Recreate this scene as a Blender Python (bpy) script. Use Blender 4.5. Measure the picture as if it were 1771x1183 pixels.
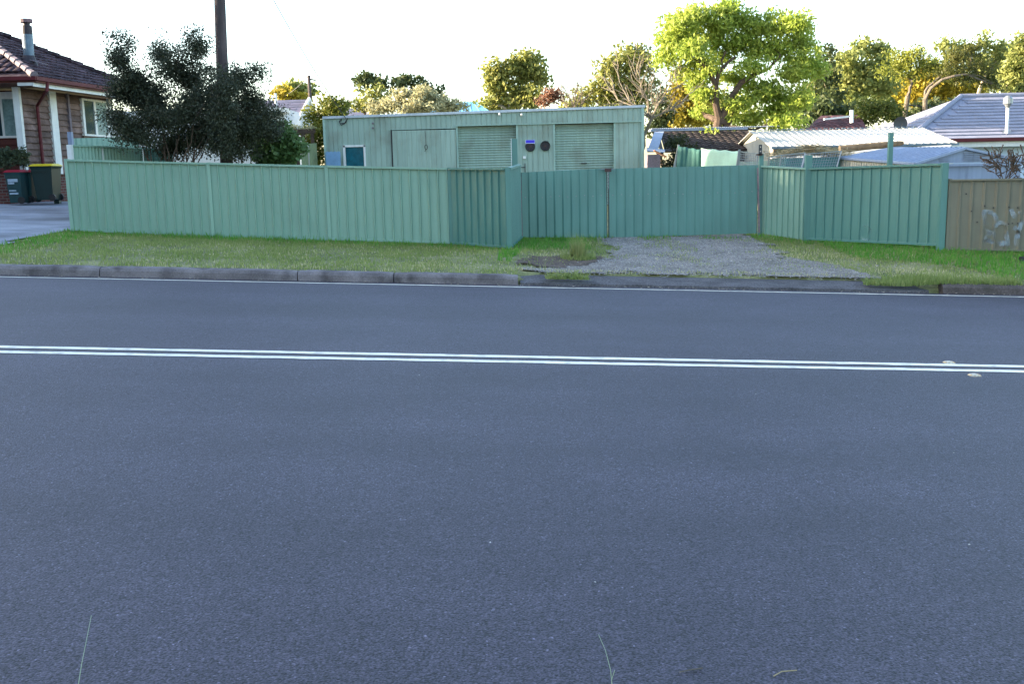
import bpy, math, random
import numpy as np
from mathutils import Vector, Matrix
random.seed(7); rng = np.random.default_rng(7)
S = bpy.context.scene
for o in list(bpy.data.objects): bpy.data.objects.remove(o)
COL = S.collection
# ---------------------------------------------------------------- camera
FPX = 1706.0; PITCH = math.radians(9.70); ROLL = 0.021; CAMZ = 1.6
F_ = Vector((0, math.cos(PITCH), -math.sin(PITCH)))
R0 = Vector((1, 0, 0)); U0 = Vector((0, math.sin(PITCH), math.cos(PITCH)))
R_ = R0 * math.cos(ROLL) - U0 * math.sin(ROLL); U_ = R0 * math.sin(ROLL) + U0 * math.cos(ROLL)
CAMP = Vector((0, 0, CAMZ))
cd = bpy.data.cameras.new("camera"); cam = bpy.data.objects.new("camera", cd); COL.objects.link(cam)
mw = Matrix((R_, U_, -F_)).transposed().to_4x4(); mw.translation = CAMP
cam.matrix_world = mw
cd.sensor_width = 36; cd.lens = 36 * FPX / 1771; cd.clip_end = 6000; cd.clip_start = 0.05
S.camera = cam
# ---------------------------------------------------------------- light
SUN_EL = math.radians(14.0)
SUN_TO = Vector((-math.cos(math.radians(3)), math.sin(math.radians(3)), 0))   # horizontal direction towards the sun
w = bpy.data.worlds.new("World"); S.world = w; w.use_nodes = True
wn = w.node_tree.nodes; wl = w.node_tree.links
bg = wn["Background"]
sky = wn.new("ShaderNodeTexSky"); sky.sky_type = 'NISHITA'; sky.sun_disc = False
sky.sun_elevation = SUN_EL
sky.sun_rotation = math.atan2(SUN_TO.x, SUN_TO.y)
sky.air_density = 1.0; sky.dust_density = 1.6; sky.ozone_density = 1.2
wl.new(sky.outputs[0], bg.inputs[0]); bg.inputs[1].default_value = 0.15
sd = bpy.data.lights.new("sun", 'SUN'); sd.energy = 5.0; sd.angle = math.radians(0.5); sd.color = (1.0, 0.83, 0.60)
sun = bpy.data.objects.new("sun", sd); COL.objects.link(sun)
tosun = (SUN_TO * math.cos(SUN_EL) + Vector((0, 0, math.sin(SUN_EL)))).normalized()
sun.rotation_euler = tosun.to_track_quat('Z', 'Y').to_euler()
S.view_settings.view_transform = 'Standard'; S.view_settings.look = 'None'
S.view_settings.exposure = 2.45; S.view_settings.gamma = 1.0; S.view_settings.use_curve_mapping = False
S.cycles.max_bounces = 6; S.cycles.transparent_max_bounces = 6
S.cycles.use_denoising = True
# ---------------------------------------------------------------- helpers
def P(px, py, Y):
    d = F_ + R_ * ((px - 885.5) / FPX) - U_ * ((py - 591.5) / FPX)
    return CAMP + d * (Y / d.y)
SC = 1 / FPX
G_ = 0.041
XF = [-40, -14, -8.9, -1.2, 0.0, 0.25, 4.9, 5.9, 7.6, 12, 40]
YF = [20.6, 20.6, 20.1, 19.0, 17.9, 19.7, 20.4, 19.8, 17.4, 16.6, 16.6]
ZF = [1.6, .85, .62, .275, .25, .30, .237, .15, .12, 0.0, -.3]
def gz(x, y):
    xc = min(max(x, -40), 40)
    zr = -G_ * xc
    if y <= 14.3: return zr
    yf = float(np.interp(xc, XF, YF)); zf = float(np.interp(xc, XF, ZF))
    zk = zr + 0.14
    if 0.25 < x < 6.3: 
        t = min((x - .25) / .3, (6.3 - x) / .5, 1); zk = zr + 0.14 - 0.04 * t
    if y < yf:
        t = (y - 14.45) / (yf - 14.45); return zk + (zf - zk) * max(t, 0) ** 0.85
    back = zf + min(y - yf, 12) * 0.015
    t = min((y - yf) / 12, 1)
    yard = 0.55 if xc > -9 else zf + .15
    if xc <= -9: return back
    return back * (1 - t) + yard * t
def G(px, py):
    d = F_ + R_ * ((px - 885.5) / FPX) - U_ * ((py - 591.5) / FPX)
    t = 5.0
    for _ in range(40):
        p = CAMP + d * t
        t += (p.z - gz(p.x, p.y)) / max(-d.z, .03) * .6
        t = min(max(t, 1), 90)
    p = CAMP + d * t
    return Vector((p.x, p.y, gz(p.x, p.y)))

def tag(o, label=None, cat=None, group=None, kind=None):
    if label: o["label"] = label
    if cat: o["category"] = cat
    if group: o["group"] = group
    if kind: o["kind"] = kind
    return o
def thing(name, label, cat, loc=(0, 0, 0), group=None, rotz=0):
    o = bpy.data.objects.new(name, None); COL.objects.link(o)
    o.location = loc; o.rotation_euler = (0, 0, rotz); o.empty_display_size = .2
    return tag(o, label, cat, group)
def link_mesh(name, verts, faces, mat, parent=None, smooth=False, base=None):
    me = bpy.data.meshes.new(name)
    off = base if base is not None else (parent.location if parent is not None and not parent.get('_local') else Vector((0, 0, 0)))
    v = np.array(verts, dtype=np.float64).reshape(-1, 3) - np.array(off)
    me.from_pydata(v.tolist(), [], faces); me.update()
    if mat: me.materials.append(mat)
    if smooth: me.polygons.foreach_set('use_smooth', [True] * len(me.polygons))
    o = bpy.data.objects.new(name, me); COL.objects.link(o)
    if parent is not None: o.parent = parent
    elif base is not None: o.location = base
    return o
def quads_mesh(name, V, mat, parent=None, base=None):
    """V: (n,k,3) world coordinates, one k-gon each"""
    n, k = V.shape[:2]
    off = np.array(base if base is not None else (parent.location if parent is not None else (0, 0, 0)))
    me = bpy.data.meshes.new(name)
    me.vertices.add(n * k); me.vertices.foreach_set('co', (V - off).astype(np.float32).ravel())
    me.loops.add(n * k); me.loops.foreach_set('vertex_index', np.arange(n * k, dtype=np.int32))
    me.polygons.add(n); me.polygons.foreach_set('loop_start', np.arange(0, n * k, k, dtype=np.int32))
    me.polygons.foreach_set('loop_total', np.full(n, k, dtype=np.int32))
    me.update(calc_edges=True)
    me.materials.append(mat)
    o = bpy.data.objects.new(name, me); COL.objects.link(o)
    if parent is not None: o.parent = parent
    elif base is not None: o.location = base
    return o
class M:
    def __init__(s): s.v = []; s.f = []
    def add(s, vs, fs):
        b = len(s.v); s.v += [tuple(x) for x in vs]; s.f += [tuple(i + b for i in f) for f in fs]; return s
    def quad(s, a, b, c, d): return s.add([a, b, c, d], [(0, 1, 2, 3)])
    def hexa(s, b4, t4):
        return s.add(list(b4) + list(t4), [(3, 2, 1, 0), (4, 5, 6, 7), (0, 1, 5, 4), (1, 2, 6, 5), (2, 3, 7, 6), (3, 0, 4, 7)])
    def box(s, x0, x1, y0, y1, z0, z1):
        return s.hexa([(x0, y0, z0), (x1, y0, z0), (x1, y1, z0), (x0, y1, z0)], [(x0, y0, z1), (x1, y0, z1), (x1, y1, z1), (x0, y1, z1)])
    def bar(s, a, b, w, h=None, up=(0, 0, 1)):
        h = h or w; a = Vector(a); b = Vector(b); d = (b - a).normalized()
        u = Vector(up)
        if abs(d.dot(u)) > .95: u = Vector((0, 1, 0))
        sd_ = d.cross(u).normalized(); u = sd_.cross(d).normalized()
        c = [(-w / 2, -h / 2), (w / 2, -h / 2), (w / 2, h / 2), (-w / 2, h / 2)]
        return s.hexa([a + sd_ * p + u * q for p, q in c], [b + sd_ * p + u * q for p, q in c])
    def tube(s, pts, rs, n=8, cap=True):
        pts = [Vector(p) for p in pts]
        if not hasattr(rs, '__len__'): rs = [rs] * len(pts)
        b = len(s.v); pu = None
        for i, p in enumerate(pts):
            d = (pts[min(i + 1, len(pts) - 1)] - pts[max(i - 1, 0)]).normalized()
            if pu is None: pu = Vector((0, 0, 1)) if abs(d.z) < .9 else Vector((1, 0, 0))
            sd_ = d.cross(pu).normalized(); u = sd_.cross(d).normalized(); pu = u
            for k in range(n):
                a = 2 * math.pi * k / n
                s.v.append(tuple(p + (sd_ * math.cos(a) + u * math.sin(a)) * rs[i]))
        for i in range(len(pts) - 1):
            for k in range(n):
                k2 = (k + 1) % n
                s.f.append((b + i * n + k, b + i * n + k2, b + (i + 1) * n + k2, b + (i + 1) * n + k))
        if cap:
            s.f.append(tuple(b + k for k in range(n))[::-1]); e = b + (len(pts) - 1) * n
            s.f.append(tuple(e + k for k in range(n)))
        return s
    def slab(s, poly, thick, nrm=None):
        """closed slab under a planar polygon"""
        poly = [Vector(p) for p in poly]
        n = nrm or (poly[1] - poly[0]).cross(poly[2] - poly[0]).normalized()
        k = len(poly); lo = [p - Vector(n) * thick for p in poly]
        fs = [tuple(range(k)), tuple(range(2 * k - 1, k - 1, -1))] + [(i, i + k, (i + 1) % k + k, (i + 1) % k) for i in range(k)]
        return s.add(poly + lo, fs)
    def build(s, name, mat, parent=None, smooth=False, base=None):
        return link_mesh(name, s.v, s.f, mat, parent, smooth, base)

def copy_tree(o, loc=None, rz=None, sc=None, parent=None):
    c = o.copy(); COL.objects.link(c); c.parent = parent
    if loc is not None: c.location = loc
    if rz is not None: c.rotation_euler = (0, 0, rz)
    if sc is not None: c.scale = (sc, sc, sc)
    for ch in list(o.children): copy_tree(ch, parent=c)
    return c
# ---------------------------------------------------------------- materials
def mat(name, col, rough=.6, metal=0., var=.12, scale=3., col2=None, fine=0., fscale=60., bump=0., bscale=80., streak=0.,
        island=0., spec=.4, trans=0., dirt=None, dirt_amt=0., dirt_scale=1.5):
    m = bpy.data.materials.new(name); m.use_nodes = True
    n = m.node_tree.nodes; l = m.node_tree.links; b = n["Principled BSDF"]
    b.inputs['Roughness'].default_value = rough; b.inputs['Metallic'].default_value = metal
    b.inputs['Specular IOR Level'].default_value = spec
    tc = n.new("ShaderNodeTexCoord"); g = n.new("ShaderNodeNewGeometry")
    def noise(sc, det=4, stretch=None):
        t = n.new("ShaderNodeTexNoise"); t.inputs['Scale'].default_value = sc; t.inputs['Detail'].default_value = det
        if stretch:
            mp = n.new("ShaderNodeMapping"); mp.inputs['Scale'].default_value = stretch
            l.new(tc.outputs['Object'], mp.inputs[0]); l.new(mp.outputs[0], t.inputs['Vector'])
        else: l.new(tc.outputs['Object'], t.inputs['Vector'])
        return t.outputs[0]
    def mp(v, a, b_, c, d):
        r = n.new("ShaderNodeMapRange"); r.inputs[1].default_value = a; r.inputs[2].default_value = b_
        r.inputs[3].default_value = c; r.inputs[4].default_value = d; l.new(v, r.inputs[0]); return r.outputs[0]
    def mix(fac, a, b_, mode='MIX'):
        x = n.new("ShaderNodeMix"); x.data_type = 'RGBA'; x.blend_type = mode
        for sock, v in ((x.inputs[0], fac), (x.inputs[6], a), (x.inputs[7], b_)):
            if hasattr(v, 'node'): l.new(v, sock)
            else: sock.default_value = v if not isinstance(v, tuple) else (*v[:3], 1)
        return x.outputs[2]
    c = tuple(col)
    cur = mix(mp(noise(scale), .3, .7, 0, 1), tuple(x * (1 - var) for x in c), tuple(min(1, x * (1 + var)) for x in (col2 or c)))
    if island:
        cur = mix(1., cur, mixval(n, l, mp(g.outputs['Random Per Island'], 0, 1, 1 - island, 1 + island)), 'MULTIPLY')
    if fine: cur = mix(1., cur, mixval(n, l, mp(noise(fscale, 3), .25, .75, 1 - fine, 1 + fine)), 'MULTIPLY')
    if streak: cur = mix(1., cur, mixval(n, l, mp(noise(1, 4, (14, 14, .8)), .3, .7, 1 - streak, 1 + streak * .6)), 'MULTIPLY')
    if dirt: cur = mix(mp(noise(dirt_scale, 8), .5, .72, 0, dirt_amt), cur, tuple(dirt))
    l.new(cur, b.inputs['Base Color'])
    if bump:
        bp = n.new("ShaderNodeBump"); bp.inputs['Strength'].default_value = bump; bp.inputs['Distance'].default_value = .01
        l.new(noise(bscale, 3), bp.inputs['Height']); l.new(bp.outputs[0], b.inputs['Normal'])
    if trans:
        t = n.new("ShaderNodeBsdfTranslucent"); l.new(cur, t.inputs[0])
        ms = n.new("ShaderNodeMixShader"); ms.inputs[0].default_value = trans
        out = n["Material Output"]; l.new(b.outputs[0], ms.inputs[1]); l.new(t.outputs[0], ms.inputs[2]); l.new(ms.outputs[0], out.inputs[0])
    return m
def mixval(n, l, v):
    c = n.new("ShaderNodeCombineColor"); [l.new(v, c.inputs[i]) for i in range(3)]; return c.outputs[0]

def leafmat(name, a, b, trans=.4):
    """foliage: per-leaf hue between a and b, clump-scale drift"""
    m = bpy.data.materials.new(name); m.use_nodes = True
    n = m.node_tree.nodes; l = m.node_tree.links; p = n["Principled BSDF"]
    p.inputs['Roughness'].default_value = .55; p.inputs['Specular IOR Level'].default_value = .3
    g = n.new("ShaderNodeNewGeometry"); t = n.new("ShaderNodeTexNoise"); tc = n.new("ShaderNodeTexCoord")
    t.inputs['Scale'].default_value = .9; l.new(tc.outputs['Object'], t.inputs['Vector'])
    ad = n.new("ShaderNodeMath"); ad.operation = 'MULTIPLY_ADD'; ad.inputs[1].default_value = .55
    l.new(g.outputs['Random Per Island'], ad.inputs[0]); 
    sc = n.new("ShaderNodeMapRange"); sc.inputs[1].default_value = .3; sc.inputs[2].default_value = .7; sc.inputs[3].default_value = 0; sc.inputs[4].default_value = .45
    l.new(t.outputs[0], sc.inputs[0]); l.new(sc.outputs[0], ad.inputs[2])
    x = n.new("ShaderNodeMix"); x.data_type = 'RGBA'; x.inputs[6].default_value = (*a, 1); x.inputs[7].default_value = (*b, 1)
    l.new(ad.outputs[0], x.inputs[0]); l.new(x.outputs[2], p.inputs['Base Color'])
    tr = n.new("ShaderNodeBsdfTranslucent"); l.new(x.outputs[2], tr.inputs[0])
    ms = n.new("ShaderNodeMixShader"); ms.inputs[0].default_value = trans
    l.new(p.outputs[0], ms.inputs[1]); l.new(tr.outputs[0], ms.inputs[2]); l.new(ms.outputs[0], n["Material Output"].inputs[0])
    return m

K = {}
K['fence'] = mat('fence_green', (.222, .362, .285), .45, .0, .07, 1.2, streak=.06, fine=.04, dirt=(.08, .16, .13), dirt_amt=.12, dirt_scale=1.2)
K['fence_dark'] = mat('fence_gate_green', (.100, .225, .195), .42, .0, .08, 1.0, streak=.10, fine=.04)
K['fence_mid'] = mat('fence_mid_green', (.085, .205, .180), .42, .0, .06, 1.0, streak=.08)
K['tan'] = mat('fence_tan', (.15, .145, .105), .5, .0, .1, 1.4, streak=.12, dirt=(.06, .055, .045), dirt_amt=.4)
K['shed'] = mat('shed_green', (.28, .375, .32), .5, .0, .08, .8, streak=.14, dirt=(.14, .13, .09), dirt_amt=.5, dirt_scale=1.1)
K['shed_trim'] = mat('shed_trim', (.27, .39, .335), .5, var=.08, streak=.1)
K['zinc'] = mat('zinc_sheet', (.42, .46, .52), .42, .35, .10, 2., streak=.1)
K['white_sheet'] = mat('cream_sheet', (.42, .41, .36), .5, 0, .06, 2., streak=.07)
K['silver'] = mat('silver_sheet', (.24, .29, .40), .45, .1, .08, 2., streak=.12)
K['white'] = mat('white_paint', (.62, .63, .62), .55, var=.08, streak=.08)
K['maroon'] = mat('maroon_paint', (.085, .012, .016), .5, spec=.2, var=.15)
K['red_board'] = mat('red_boards', (.085, .016, .010), .6, var=.2, island=.25, fine=.15, fscale=25)
K['board'] = mat('weathered_boards', (.100, .055, .042), .8, var=.35, scale=2.2, col2=(.135, .09, .08), island=.28, fine=.35, fscale=30, bump=.4, bscale=40)
K['brick'] = None
K['rooftile'] = mat('dark_roof_tiles', (.034, .019, .024), .75, var=.4, scale=2., col2=(.05, .032, .038), island=.6, fine=.4, fscale=14, spec=.1, dirt=(.13, .12, .15), dirt_amt=.35, dirt_scale=7)
K['ridgetile'] = mat('ridge_tile', (.15, .12, .14), .8, var=.2, scale=4, fine=.3, fscale=30)
K['greytile'] = mat('grey_roof_tiles', (.21, .215, .27), .8, var=.1, scale=2., island=.08, fine=.12, fscale=14)
K['browntile'] = mat('brown_roof_tiles', (.034, .024, .022), .85, var=.3, scale=2., island=.35, fine=.3, fscale=14)
K['glass'] = mat('window_glass', (.02, .045, .06), .06, var=.3, scale=1.2, spec=.9)
K['curtain'] = mat('curtain_glass', (.17, .26, .27), .18, var=.25, scale=5., fine=.15, fscale=18, spec=.6)
K['black'] = mat('black_plastic', (.012, .012, .014), .45, var=.2)
K['bin'] = mat('dark_green_bin', (.012, .048, .052), .4, var=.1, streak=.1)
K['bin2'] = mat('bottle_green_bin', (.008, .026, .024), .4, var=.1, streak=.1)
K['redlid'] = mat('red_lid', (.30, .012, .03), .4, var=.1)
K['yellowlid'] = mat('yellow_lid', (.62, .46, .01), .4, var=.1)
K['bark'] = mat('brown_bark', (.075, .05, .035), .9, var=.3, scale=4, fine=.3, fscale=20, bump=.5, bscale=20)
K['bark_pale'] = mat('pale_bark', (.30, .25, .18), .9, var=.25, scale=4, fine=.25, fscale=20)
K['bark_mid'] = mat('mid_bark', (.17, .14, .10), .9, var=.25, scale=4)
K['bark_grey'] = mat('grey_bark', (.13, .105, .08), .9, var=.3, scale=4, fine=.3, fscale=20, bump=.5, bscale=20)
K['pole'] = mat('pole_timber', (.060, .046, .048), .85, var=.25, scale=2, streak=.35, fine=.2, bump=.4, bscale=30)
K['rust'] = mat('rusty_steel', (.10, .035, .02), .8, var=.4, scale=9, col2=(.05, .03, .03))
K['steel'] = mat('dark_steel', (.05, .055, .06), .5, .5, .2)
K['wire'] = mat('galvanised_wire', (.22, .24, .25), .4, .5, .15)
K['flue'] = mat('flue_steel', (.11, .16, .21), .5, .2, .3, 5., streak=.25)
K['soot'] = mat('soot_black', (.018, .013, .020), .6, var=.4, scale=8)  # black parts, and the painted shade under the brown outbuilding roof
K['teal_pane'] = mat('teal_window', (.004, .085, .12), .2, var=.35, scale=6, spec=.6)
K['bluesign'] = mat('blue_plate', (.03, .02, .55), .4, var=.1)
K['whitesign'] = mat('white_plate', (.6, .6, .8), .5)
K['cloth'] = mat('green_shade_cloth', (.055, .16, .14), .8, var=.1, scale=3, trans=.25, fine=.08, fscale=40)  # left half of the cloth, its shading put into a darker teal
K['cloth2'] = mat('pale_shade_cloth', (.42, .62, .50), .8, var=.12, scale=2, trans=.25, fine=.08, fscale=40)  # same cloth, right half: sunlight put into a paler green
K['straw'] = mat('dry_straw', (.30, .24, .13), .9, var=.2, island=.3)
K['stalk'] = mat('grass_stalk', (.26, .32, .22), .7, var=.15)
K['dkgreen_sheet'] = mat('olive_sheet', (.15, .19, .10), .6, var=.1, streak=.1)
K['blue_roof'] = mat('pale_blue_roof', (.13, .38, .62), .5, var=.12, scale=2)
K['purple_roof'] = mat('slate_roof', (.10, .10, .15), .75, var=.3, scale=2, island=.2, dirt=(.07, .04, .05), dirt_amt=.6, dirt_scale=1.)
K['red_roof'] = mat('terracotta_tiles', (.07, .025, .027), .85, var=.3, scale=2, island=.35)
K['whitewall'] = mat('pale_wall', (.42, .46, .50), .8, var=.05)
K['kerb'] = mat('kerb_concrete', (.165, .145, .15), .85, var=.35, scale=2.5, fine=.25, fscale=45, bump=.5, bscale=60, dirt=(.035, .03, .03), dirt_amt=.95, dirt_scale=3.2)
K['kerb_old'] = mat('old_kerb_concrete', (.10, .08, .075), .9, var=.4, scale=3, fine=.4, fscale=40, bump=.7, dirt=(.03, .028, .02), dirt_amt=.9, dirt_scale=3)
K['paint'] = mat('road_paint', (.82, .77, .66), .6, var=.05, scale=6, fine=.10, fscale=90, dirt=(.10, .10, .12), dirt_amt=.45, dirt_scale=9)
K['amber'] = mat('amber_reflector', (.75, .50, .24), .25, var=.2, scale=40)
K['ceramic'] = mat('marker_white', (.50, .44, .34), .5, var=.35, scale=45)
K['tsk'] = mat('torn_sticker', (.30, .38, .46), .7, var=.2, scale=12)

def brickmat():
    m = bpy.data.materials.new('red_brick'); m.use_nodes = True; n = m.node_tree.nodes; l = m.node_tree.links
    b = n["Principled BSDF"]; b.inputs['Roughness'].default_value = .9
    tc = n.new("ShaderNodeTexCoord"); sp = n.new("ShaderNodeSeparateXYZ"); cb = n.new("ShaderNodeCombineXYZ"); ad = n.new("ShaderNodeMath")
    l.new(tc.outputs['Object'], sp.inputs[0]); l.new(sp.outputs[0], ad.inputs[0]); l.new(sp.outputs[1], ad.inputs[1])
    l.new(ad.outputs[0], cb.inputs[0]); l.new(sp.outputs[2], cb.inputs[1])
    br = n.new("ShaderNodeTexBrick"); br.inputs['Scale'].default_value = 1; br.inputs['Brick Width'].default_value = .23; br.inputs['Row Height'].default_value = .086
    br.inputs['Mortar Size'].default_value = .01; br.inputs['Color1'].default_value = (.12, .03, .022, 1); br.inputs['Color2'].default_value = (.07, .018, .016, 1); br.inputs['Mortar'].default_value = (.13, .12, .11, 1)
    l.new(cb.outputs[0], br.inputs['Vector']); l.new(br.outputs[0], b.inputs['Base Color']); return m
K['brick'] = brickmat()

def roadmat():
    m = bpy.data.materials.new('asphalt'); m.use_nodes = True; n = m.node_tree.nodes; l = m.node_tree.links
    b = n["Principled BSDF"]; b.inputs['Roughness'].default_value = .60; b.inputs['Specular IOR Level'].default_value = .40
    tc = n.new("ShaderNodeTexCoord")
    def nz(s, d, st=None):
        t = n.new("ShaderNodeTexNoise"); t.inputs['Scale'].default_value = s; t.inputs['Detail'].default_value = d
        if st:
            mp = n.new("ShaderNodeMapping"); mp.inputs['Scale'].default_value = st; l.new(tc.outputs['Object'], mp.inputs[0]); l.new(mp.outputs[0], t.inputs[0])
        else: l.new(tc.outputs['Object'], t.inputs[0])
        return t.outputs[0]
    def mr(v, a, b_, c, d):
        r = n.new("ShaderNodeMapRange"); r.inputs[1].default_value = a; r.inputs[2].default_value = b_; r.inputs[3].default_value = c; r.inputs[4].default_value = d; l.new(v, r.inputs[0]); return r.outputs[0]
    def mul(a, c):
        x = n.new("ShaderNodeMath"); x.operation = 'MULTIPLY'; l.new(a, x.inputs[0]); l.new(c, x.inputs[1]); return x.outputs[0]
    vo = n.new("ShaderNodeTexVoronoi"); vo.inputs['Scale'].default_value = 125; l.new(tc.outputs['Object'], vo.inputs['Vector'])
    sp = n.new("ShaderNodeSeparateColor"); l.new(vo.outputs['Color'], sp.inputs[0])
    v = mul(mr(nz(110, 2), .32, .68, .22, 1.78), mr(nz(1.1, 5), .3, .7, .86, 1.12))
    v = mul(v, mr(nz(30, 3), .3, .7, .84, 1.16))
    v = mul(v, mr(nz(7, 4), .3, .7, .93, 1.07))
    v = mul(v, mr(nz(1, 4, (.10, 1.3, 1)), .3, .7, .90, 1.10))
    v = mul(v, mr(sp.outputs[0], 0, 1, .62, 1.38))
    v = mul(v, mr(sp.outputs[1], .985, .992, 1.0, 2.4))
    v = mul(v, mr(sp.outputs[2], .03, .10, .35, 1.0))
    v = mul(v, mr(nz(.55, 6), .60, .72, 1.0, .78))
    v = mul(v, mr(nz(1, 3, (.03, .75, 1)), .35, .65, .86, 1.12))
    c = n.new("ShaderNodeMix"); c.data_type = 'RGBA'; c.blend_type = 'MULTIPLY'; c.inputs[0].default_value = 1
    c.inputs[6].default_value = (.0455, .0400, .0575, 1); l.new(mixval(n, l, v), c.inputs[7]); l.new(c.outputs[2], b.inputs['Base Color'])
    bp = n.new("ShaderNodeBump"); bp.inputs['Strength'].default_value = .6; bp.inputs['Distance'].default_value = .004
    l.new(vo.outputs['Distance'], bp.inputs['Height']); bp.invert = True; l.new(bp.outputs[0], b.inputs['Normal'])
    return m
K['road'] = roadmat()
K['ground'] = mat('verge_soil', (.13, .16, .055), .95, var=.3, scale=1.6, col2=(.20, .19, .09), fine=.4, fscale=30, bump=.6, bscale=30)
K['concrete'] = mat('driveway_concrete', (.25, .26, .30), .85, var=.25, scale=.9, fine=.2, fscale=35, bump=.3, dirt=(.07, .07, .075), dirt_amt=.7, dirt_scale=.55)
K['gravel'] = mat('gravel_bed', (.20, .18, .155), .95, var=.3, scale=1.5, fine=.6, fscale=38, bump=1., bscale=38, dirt=(.13, .115, .075), dirt_amt=.6, dirt_scale=1.1)
K['pebble'] = mat('pebbles', (.23, .215, .21), .9, var=.2, island=.5)
K['layback'] = mat('old_asphalt_ramp', (.085, .08, .085), .95, var=.3, scale=3, fine=.6, fscale=45, bump=1., bscale=45)
K['soil'] = mat('brown_soil', (.09, .065, .05), .95, var=.4, scale=6, fine=.5, fscale=40, bump=.8)

# ---------------------------------------------------------------- ground, road, kerb
def sheet(name, xs, ys, zf, m, kind='structure'):
    v = [(x, y, zf(x, y)) for y in ys for x in xs]; nx = len(xs)
    f = [(j * nx + i, j * nx + i + 1, (j + 1) * nx + i + 1, (j + 1) * nx + i) for j in range(len(ys) - 1) for i in range(nx - 1)]
    o = link_mesh(name, v, f, m); return tag(o, kind=kind)
xs = [-3000, -800, -200, -80] + list(np.linspace(-42, 42, 169)) + [80, 200, 800, 3000]
def zground(x, y):
    if y < 1.85: return gz(x, 0) - .004 + .10 * min(1, (1.85 - y))
    if y <= 14.31: return gz(x, 5) - .03
    if y < 14.44: return gz(x, 5) - .03
    if .1 < x < 6.15 and y < 14.98: return gz(x, 5) - .05
    return gz(x, max(y, 14.45)) - .012
ys = [-3000, -500, -60, -10, -2, 0, 1, 1.8, 1.86, 8, 14.31, 14.43] + list(np.linspace(14.5, 24, 39)) + [26, 28, 30, 32, 35, 40, 50, 80, 200, 800, 3000]
sheet('ground', xs, ys, zground, K['ground'])
sheet('road', [-3000, -200, -40, 40, 200, 3000], [1.85, 8, 14.28], lambda x, y: gz(x, 5), K['road'])
def marking(y0, w, name='road_marking', z=.004):
    r = random.Random(int(y0 * 100)); m = M(); xs_ = [-3000, -200, -40] + [-16 + .16 * i for i in range(201)] + [40, 200, 3000]
    for x in xs_:
        j1, j2 = (r.gauss(0, .004), r.gauss(0, .004)) if abs(x) < 17 else (0, 0)
        z_ = gz(x, 5) + z; m.v += [(x, y0 - w / 2 + j1, z_), (x, y0 + w / 2 + j2, z_)]
    for i in range(len(xs_) - 1): m.f.append((2 * i, 2 * i + 2, 2 * i + 3, 2 * i + 1))
    tag(m.build(name, K['paint']), kind='structure')
marking(8.575, .105); marking(8.335, .105); marking(14.03, .07)
# channel (dark gutter) and kerb stones
sheet('gutter', [-60, -40, 40, 60], [14.12, 14.30], lambda x, y: gz(x, 5) + .004 - (y - 14.12) * .12, K['soil'])
def kerb_run(xa, xb, seed):
    m = M(); r = random.Random(seed); n = max(2, int((xb - xa) / .22))
    prof = [(14.285, -.06), (14.29, .09), (14.315, .128), (14.35, .14), (14.47, .145), (14.475, -.02)]
    b = 0; rows = []
    for i in range(n + 1):
        x = xa + (xb - xa) * i / n; j = r.uniform(-.004, .004)
        e = .012 if i in (0, n) else 0
        rows.append([(x, y + j + (e if z > .05 and y < 14.4 else 0), gz(x, 5) + z + j - (e if z > .05 else 0)) for y, z in prof])
    for row in rows: m.v += row
    k = len(prof)
    for i in range(n):
        for q in range(k - 1): m.f.append((i * k + q, (i + 1) * k + q, (i + 1) * k + q + 1, i * k + q + 1))
    m.f.append(tuple(range(k))); m.f.append(tuple(n * k + q for q in range(k - 1, -1, -1)))
    return m
kx = [-26, -22, -18, -14, -10, G(172, 475).x, -3.1, -1.7, G(897, 490).x]
for i in range(len(kx) - 1):
    tag(kerb_run(kx[i] + .008, kx[i + 1] - .008, i).build('kerb', K['kerb']), kind='structure')
for i, (a, b) in enumerate([(6.3, 8.2), (8.2, 12), (12, 16), (16, 24)]):
    tag(kerb_run(a + .008, b - .008, 20 + i).build('kerb', K['kerb_old']), kind='structure')
# asphalt ramp in the gap
gxs = np.linspace(.14, 6.1, 50)
def ramp(x, y):
    t = (y - 14.29) / .6
    return gz(x, 5) + .035 + .068 * min(1, max(t, 0)) * min(1, (6.15 - x) / .9 + .1) + .008 * math.sin(x * 9) * math.sin(y * 13)
sheet('driveway_ramp', gxs, [14.29, 14.3, 14.45, 14.6, 14.8, 14.95, 15.3], lambda x, y: min(ramp(x, y), gz(x, 5) + .094) if y > 14.295 else gz(x, 5) - .02, K['layback'])
def nz2(x, y, s, ph=0):
    from mathutils import noise as _n
    return max(0, min(1, .5 + .9 * _n.fractal(Vector((x * s * .5 + ph * 7.3, y * s * .5, ph)), .8, 2.0, 4)))
    return .5 + .25 * (math.sin(x * s + 1.3 * math.sin(y * s * .7 + ph)) + math.sin(y * s * 1.3 + 2.1 * math.sin(x * s * .6 + ph * 2)))
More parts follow.
